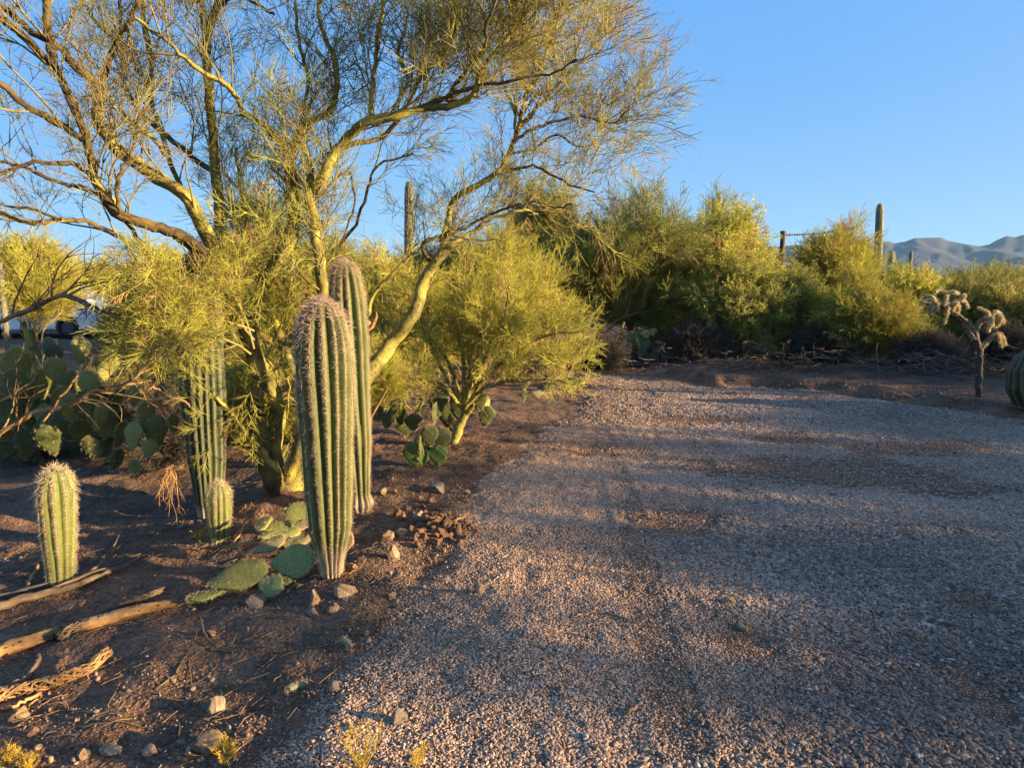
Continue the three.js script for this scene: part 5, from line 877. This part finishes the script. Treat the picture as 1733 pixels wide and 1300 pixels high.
{ // dry weed
  const base = G(292, 868), g = thing('dry_weed', base, 'bare dry weed with hanging straw stems left of the smallest saguaro', 'weed'), r = rngOf(33), TW = bag(), top = P(286, 792, 4.35).sub(base);
  for (let i = 0; i < 16; i++) { const e = P(286 + r.n() * 46, 850 + r.n() * 46, 4.25 + r.n() * 0.3).sub(base), p = spline([top.clone().add(r.sph().multiplyScalar(0.02)), top.clone().lerp(e, 0.5).add(r.sph().multiplyScalar(0.05)).add(new V3(0, 0.04, 0)), e.setY(Math.max(e.y, 0.0))], 8, 0.005, r); ringTube(p, p.map((_, k) => 0.0035 * (1 - 0.08 * k)), 5, TW); grow(p, 0.003, 0, { n: [3], tmin: [0.2], len: [0.1], rad: [0.0018], sprays: 0, scale: 1, up: 0 }, r, TW, []); }
  part('stems', geoOf(TW), M.deadTan, g, 'stuff');
}
// piles of grey deadfall under the rear bushes
[[1120, 612, 110, 'grey deadfall under the shadowed creosote bushes at the rear'], [1330, 622, 120, 'heap of grey dead branches below the wooden post side bushes'], [1560, 630, 90, 'pile of dead branches left of the cholla trunk'], [1700, 632, 70, 'pile of pale dead branches right of the cholla trunk'], [720, 690, 70, 'dead twigs lying behind the dark prickly pear by the sapling'], [90, 780, 110, 'dry litter of twigs under the prickly pear thicket']].forEach(([px, py, w, label], q) => {
  const base = G(px, py), g = thing('brush_pile', base, label, 'brush pile'), r = rngOf(500 + q), TW = bag(), W = w * base.length() / FOC, tall = q < 4 ? 0.4 : 0.12;
  for (let i = 0; i < (q < 4 ? 130 : 90); i++) { const p = new V3(r.n() * W * 1.3, r.r(0.0, tall) * r(), r.n() * 0.7), d = r.sph(); d.y *= 0.28; d.normalize(); const L = r.r(0.2, 0.9) * (q < 4 ? 1 : 0.5), pts = [0, 1, 2, 3, 4].map((k) => p.clone().addScaledVector(d, (k / 4 - 0.5) * L).add(r.sph().multiplyScalar(0.03))); for (const v of pts) v.y = Math.max(v.y, groundH(base.x + v.x, base.z + v.z) - base.y + 0.006); ringTube(pts, pts.map((_, k) => r.r(0.004, 0.011) * (1 - 0.15 * k) * (q < 4 ? 1 : 0.5)), 5, TW); }
  part('sticks', geoOf(TW), q % 2 ? M.deadGrey : M.twigGrey, g, 'stuff');
});
{ // litter of tiny twigs on the dirt
  const r = rngOf(77), TW = bag(), T2 = bag();
  for (let i = 0; i < 2800; i++) { const x = r.r(-3.6, 0.3), z = r.r(-8.5, -1.7); if (driveSd(x, z) > -0.05 || Math.abs(x) > 0.8 * -z + 0.4) continue; const L = r.r(0.02, 0.13) * (r() < 0.12 ? 2 : 1), a = r() * 6.28, y = groundH(x, z) + 0.004, dx = Math.cos(a) * L / 2, dz = Math.sin(a) * L / 2; ringTube([new V3(x - dx, groundH(x - dx, z - dz) + 0.003, z - dz), new V3(x + r.n() * 0.01, y + r() * 0.008, z + r.n() * 0.01), new V3(x + dx, groundH(x + dx, z + dz) + 0.003 + r() * 0.01, z + dz)], [0.0022, 0.002, 0.0012], 4, r() < 0.5 ? TW : T2); }
  const g = new THREE.Group(); g.name = 'twig_litter'; scene.add(g); tag(g, 'scattered dead twigs littering the brown dirt', 'litter', null, 'stuff'); part('pale_twigs', geoOf(TW), M.dead, g, 'stuff'); part('grey_twigs', geoOf(T2), M.twigGrey, g, 'stuff');
}

// ------------------------------------------------------------------ small plants in front
function seedling(px, py, h, n, label, seed) {
  const base = G(px, py), g = thing('yellow_weed', base, label, 'weed'), r = rngOf(seed), TW = bag(), SP = [];
  for (let i = 0; i < n; i++) { const a = r() * 6.28, s = r.r(0.1, 0.5), d = new V3(Math.cos(a) * s, 1, Math.sin(a) * s * 0.7).normalize(), L = h * r.r(0.5, 1.05), p = [0, 1, 2, 3, 4].map((k) => d.clone().multiplyScalar(L * k / 4).add(r.sph().multiplyScalar(0.006 * k))); ringTube(p, p.map((_, k) => 0.0028 * (1 - 0.17 * k)), 5, TW); for (let k = 0; k < 7; k++) { const u = r.r(0.15, 1) * 3.99, q = p[Math.floor(u)].clone().lerp(p[Math.floor(u) + 1], u % 1); sprayAt(SP, q, d.clone().addScaledVector(r.sph(), 0.55).normalize(), r.r(0.3, 0.5), r, 0.8); } }
  part('stems', geoOf(TW), M.twig, g, 'stuff'); addSprays(g, SP, 'tiny', PAL.amber, r);
}
seedling(390, 1300, 0.13, 6, 'yellow weed beside the largest lumpy stone at the bottom', 601);
seedling(612, 1318, 0.22, 6, 'taller yellow weed growing out of the fine gravel at the bottom', 602);
seedling(700, 1312, 0.05, 3, 'tiny yellow sprig at the bottom, rightmost of the weeds', 603);
seedling(12, 1308, 0.11, 6, 'yellow weed in the bottom left corner', 604);
seedling(48, 1312, 0.05, 4, 'tiny yellow sprig next to the bottom left corner weed', 605);
seedling(340, 918, 0.07, 4, 'little yellow flowered sprig left of the smallest saguaro base', 606);
for (const [px, py, a, label, s] of [[588, 1094, -0.9, 'small fallen cholla joint with pale spines on the shaded dirt', 0.042], [506, 1166, 0.7, 'yellow green cholla joint lying on the dirt near the fine gravel', 0.034], [120, 800, 0.2, 'dry curled pad fragment on the ground at the left edge of the dirt', 0.07]]) {
  const base = G(px, py), g = thing('cactus_joint', base, label, 'cactus joint'), r = rngOf(px), p = [0, 1, 2, 3, 4, 5].map((k) => new V3(Math.cos(a) * (k / 5 - 0.5) * s * 2.2, 0.014, Math.sin(a) * -(k / 5 - 0.5) * s * 2.2)), geo = tubeGeo(p, [0.007, 0.013, 0.015, 0.015, 0.013, 0.005], 9, 0.2), col = []; for (let i = 0; i < geo.attributes.position.count; i++) col.push(0.2, 0.2, 0.09); geo.setAttribute('color', new THREE.Float32BufferAttribute(col, 3)); part('body', geo, M.cholla, g);
  const m = [], c = []; for (let i = 0; i < 40; i++) { const k = Math.floor(r() * 6), n = r.sph(); QX.setFromUnitVectors(UP, n); m.push(new THREE.Matrix4().compose(p[k].clone().addScaledVector(n, 0.012), QX, new V3(0.014, 0.014, 0.014))); c.push(C(0.5, 0.4, 0.24)); } inst('spines', spineGeo[0], M.spine, m, c, g);
}

// ------------------------------------------------------------------ post and wire, car, shed
{
  const d = 19, b = P(1319, 480, d); b.y = groundH(b.x, b.z); const g = thing('wooden_post', b, 'tall weathered wooden post with a wire, rising above the rear bushes', 'post'), t = P(1325, 394, d).sub(b), path = [0, 1, 2, 3, 4, 5, 6].map((k) => t.clone().multiplyScalar(k / 6));
  part('pole', tubeGeo(path, path.map((_, k) => 0.1 - 0.006 * k), 10, 0.1), std({ map: woodColor, color: C(0.2, 0.14, 0.09), bumpMap: woodBump, bumpScale: 0.01 }), g);
  part('cap', new THREE.CylinderGeometry(0.075, 0.085, 0.06, 10), M.deadGrey, g).position.copy(t).add(new V3(0, 0.02, 0));
  const e0 = P(1327, 398, d), e1 = P(1422, 390, d + 1.5), w = thing('string_of_beads', e0, 'thin sagging wire with dark beads running right from the wooden post', 'wire'), wp = spline([new V3(), e1.clone().sub(e0).multiplyScalar(0.5).add(new V3(0, -0.03, 0)), e1.clone().sub(e0)], 24);
  part('wire', tubeGeo(wp, wp.map(() => 0.006), 5), M.twigGrey, w); const bead = new THREE.SphereGeometry(0.026, 8, 6); for (let k = 1; k < 24; k++) { const o = part('bead', bead, M.twigGrey, w); o.position.copy(wp[k]); o.scale.set(1.4, 0.8 + 0.5 * hash2(k, 3), 1); }
}
{
  const d = 20, r = rngOf(5), b = P(82, 560, d); b.y = groundH(b.x, b.z); const car = thing('parked_car', b, 'white car parked behind the thicket at the left, seen side on', 'car');
  const s = new THREE.Shape(), pts = [[-1.95, 0.3], [-2.0, 0.62], [-1.85, 0.82], [-1.0, 0.93], [-0.45, 1.36], [0.75, 1.4], [1.35, 1.0], [1.9, 0.93], [1.98, 0.6], [1.92, 0.3]]; s.moveTo(...pts[0]); pts.slice(1).forEach((p) => s.lineTo(...p)); s.lineTo(1.46, 0.28); s.absarc(1.1, 0.3, 0.38, 0, Math.PI, false); s.lineTo(-0.7, 0.28); s.absarc(-1.1, 0.3, 0.38, 0, Math.PI, false); s.lineTo(-1.95, 0.3);
  const paint = new THREE.MeshPhysicalMaterial({ color: C(0.78, 0.8, 0.82), roughness: 0.35, clearcoat: 0.6, clearcoatRoughness: 0.1 }), body = new THREE.ExtrudeGeometry(s, { depth: 1.55, bevelEnabled: true, bevelSize: 0.05, bevelThickness: 0.06, bevelSegments: 3, curveSegments: 14 }); body.translate(0, 0, -1.55 / 2); part('body', body, paint, car);
  const glass = std({ color: C(0.02, 0.025, 0.03), roughness: 0.1 }); for (const [x0, x1, t0, t1] of [[-0.85, 0.1, -0.42, 0.08], [0.17, 1.2, 0.17, 0.72]]) { const w = new THREE.Shape(); w.moveTo(x0, 0.97); w.lineTo(x1, 0.99); w.lineTo(t1, 1.32); w.lineTo(t0, 1.31); for (const z of [0.825, -0.865]) { const gm = new THREE.ExtrudeGeometry(w, { depth: 0.04, bevelEnabled: false }); part('window', gm, glass, car).position.z = z + 0.012; } }
  for (const x of [-1.1, 1.1]) for (const z of [0.74, -0.74]) { const wh = part('wheel', new THREE.TorusGeometry(0.24, 0.09, 10, 24), std({ color: C(0.015, 0.015, 0.015) }), car); wh.position.set(x, 0.32, z); const rim = part('rim', new THREE.CylinderGeometry(0.17, 0.17, 0.1, 16).rotateX(Math.PI / 2), std({ color: C(0.08, 0.08, 0.085), roughness: 0.4, metalness: 0.6 }), wh); }
  part('bumper', new RoundedBoxGeometry(0.12, 0.2, 1.6, 3, 0.04), std({ color: C(0.05, 0.05, 0.055) }), car).position.set(2.0, 0.42, 0); part('headlight', new RoundedBoxGeometry(0.1, 0.12, 0.3, 3, 0.04), std({ color: C(0.5, 0.5, 0.5), roughness: 0.2 }), car).position.set(1.96, 0.72, 0.55); part('door_handle', new RoundedBoxGeometry(0.16, 0.03, 0.03, 2, 0.01), std({ color: C(0.1, 0.1, 0.1) }), car).position.set(0.0, 0.84, 0.85);
  const p = P(145, 581, 15); p.y = groundH(p.x, p.z); const can = thing('red_bucket', p, 'small red container on the ground in front of the white car', 'container'); part('body', new THREE.LatheGeometry([[0, 0], [0.075, 0], [0.085, 0.02], [0.1, 0.24], [0.108, 0.245], [0.108, 0.26], [0.095, 0.262], [0.08, 0.03], [0, 0.025]].map((q) => new THREE.Vector2(...q)), 20), std({ color: C(0.6, 0.035, 0.015), roughness: 0.5 }), can); part('handle', new THREE.TorusGeometry(0.1, 0.005, 6, 20, Math.PI), std({ color: C(0.2, 0.2, 0.2) }), can).position.y = 0.25;
}
{ // the blue roofed shed far at the right
  const d = 58, b = P(1722, 490, d); b.y = groundH(b.x, b.z); const g = thing('shed', b, 'low far shed with pale blue roof at the right edge', 'shed', null, -0.2), wallM = std({ color: C(0.16, 0.14, 0.125) }), H = P(1722, 495, d).y - b.y;
  part('wall', new RoundedBoxGeometry(3.4, H, 3, 1, 0.02).translate(0, H / 2, 0), wallM, g); const roof = part('roof', new RoundedBoxGeometry(3.8, 0.1, 3.6, 1, 0.02), std({ color: C(0.3, 0.45, 0.62), roughness: 0.5, metalness: 0.2 }), g); roof.position.set(0, H + 0.28, 0); roof.rotation.x = 0.17; const door = part('door', new RoundedBoxGeometry(0.7, H * 0.8, 0.06, 1, 0.02), std({ color: C(0.5, 0.48, 0.44) }), g); door.position.set(0.5, H * 0.42, 1.53);
}
console.log('sprays', stat.sprays);
renderer.render(scene, camera);
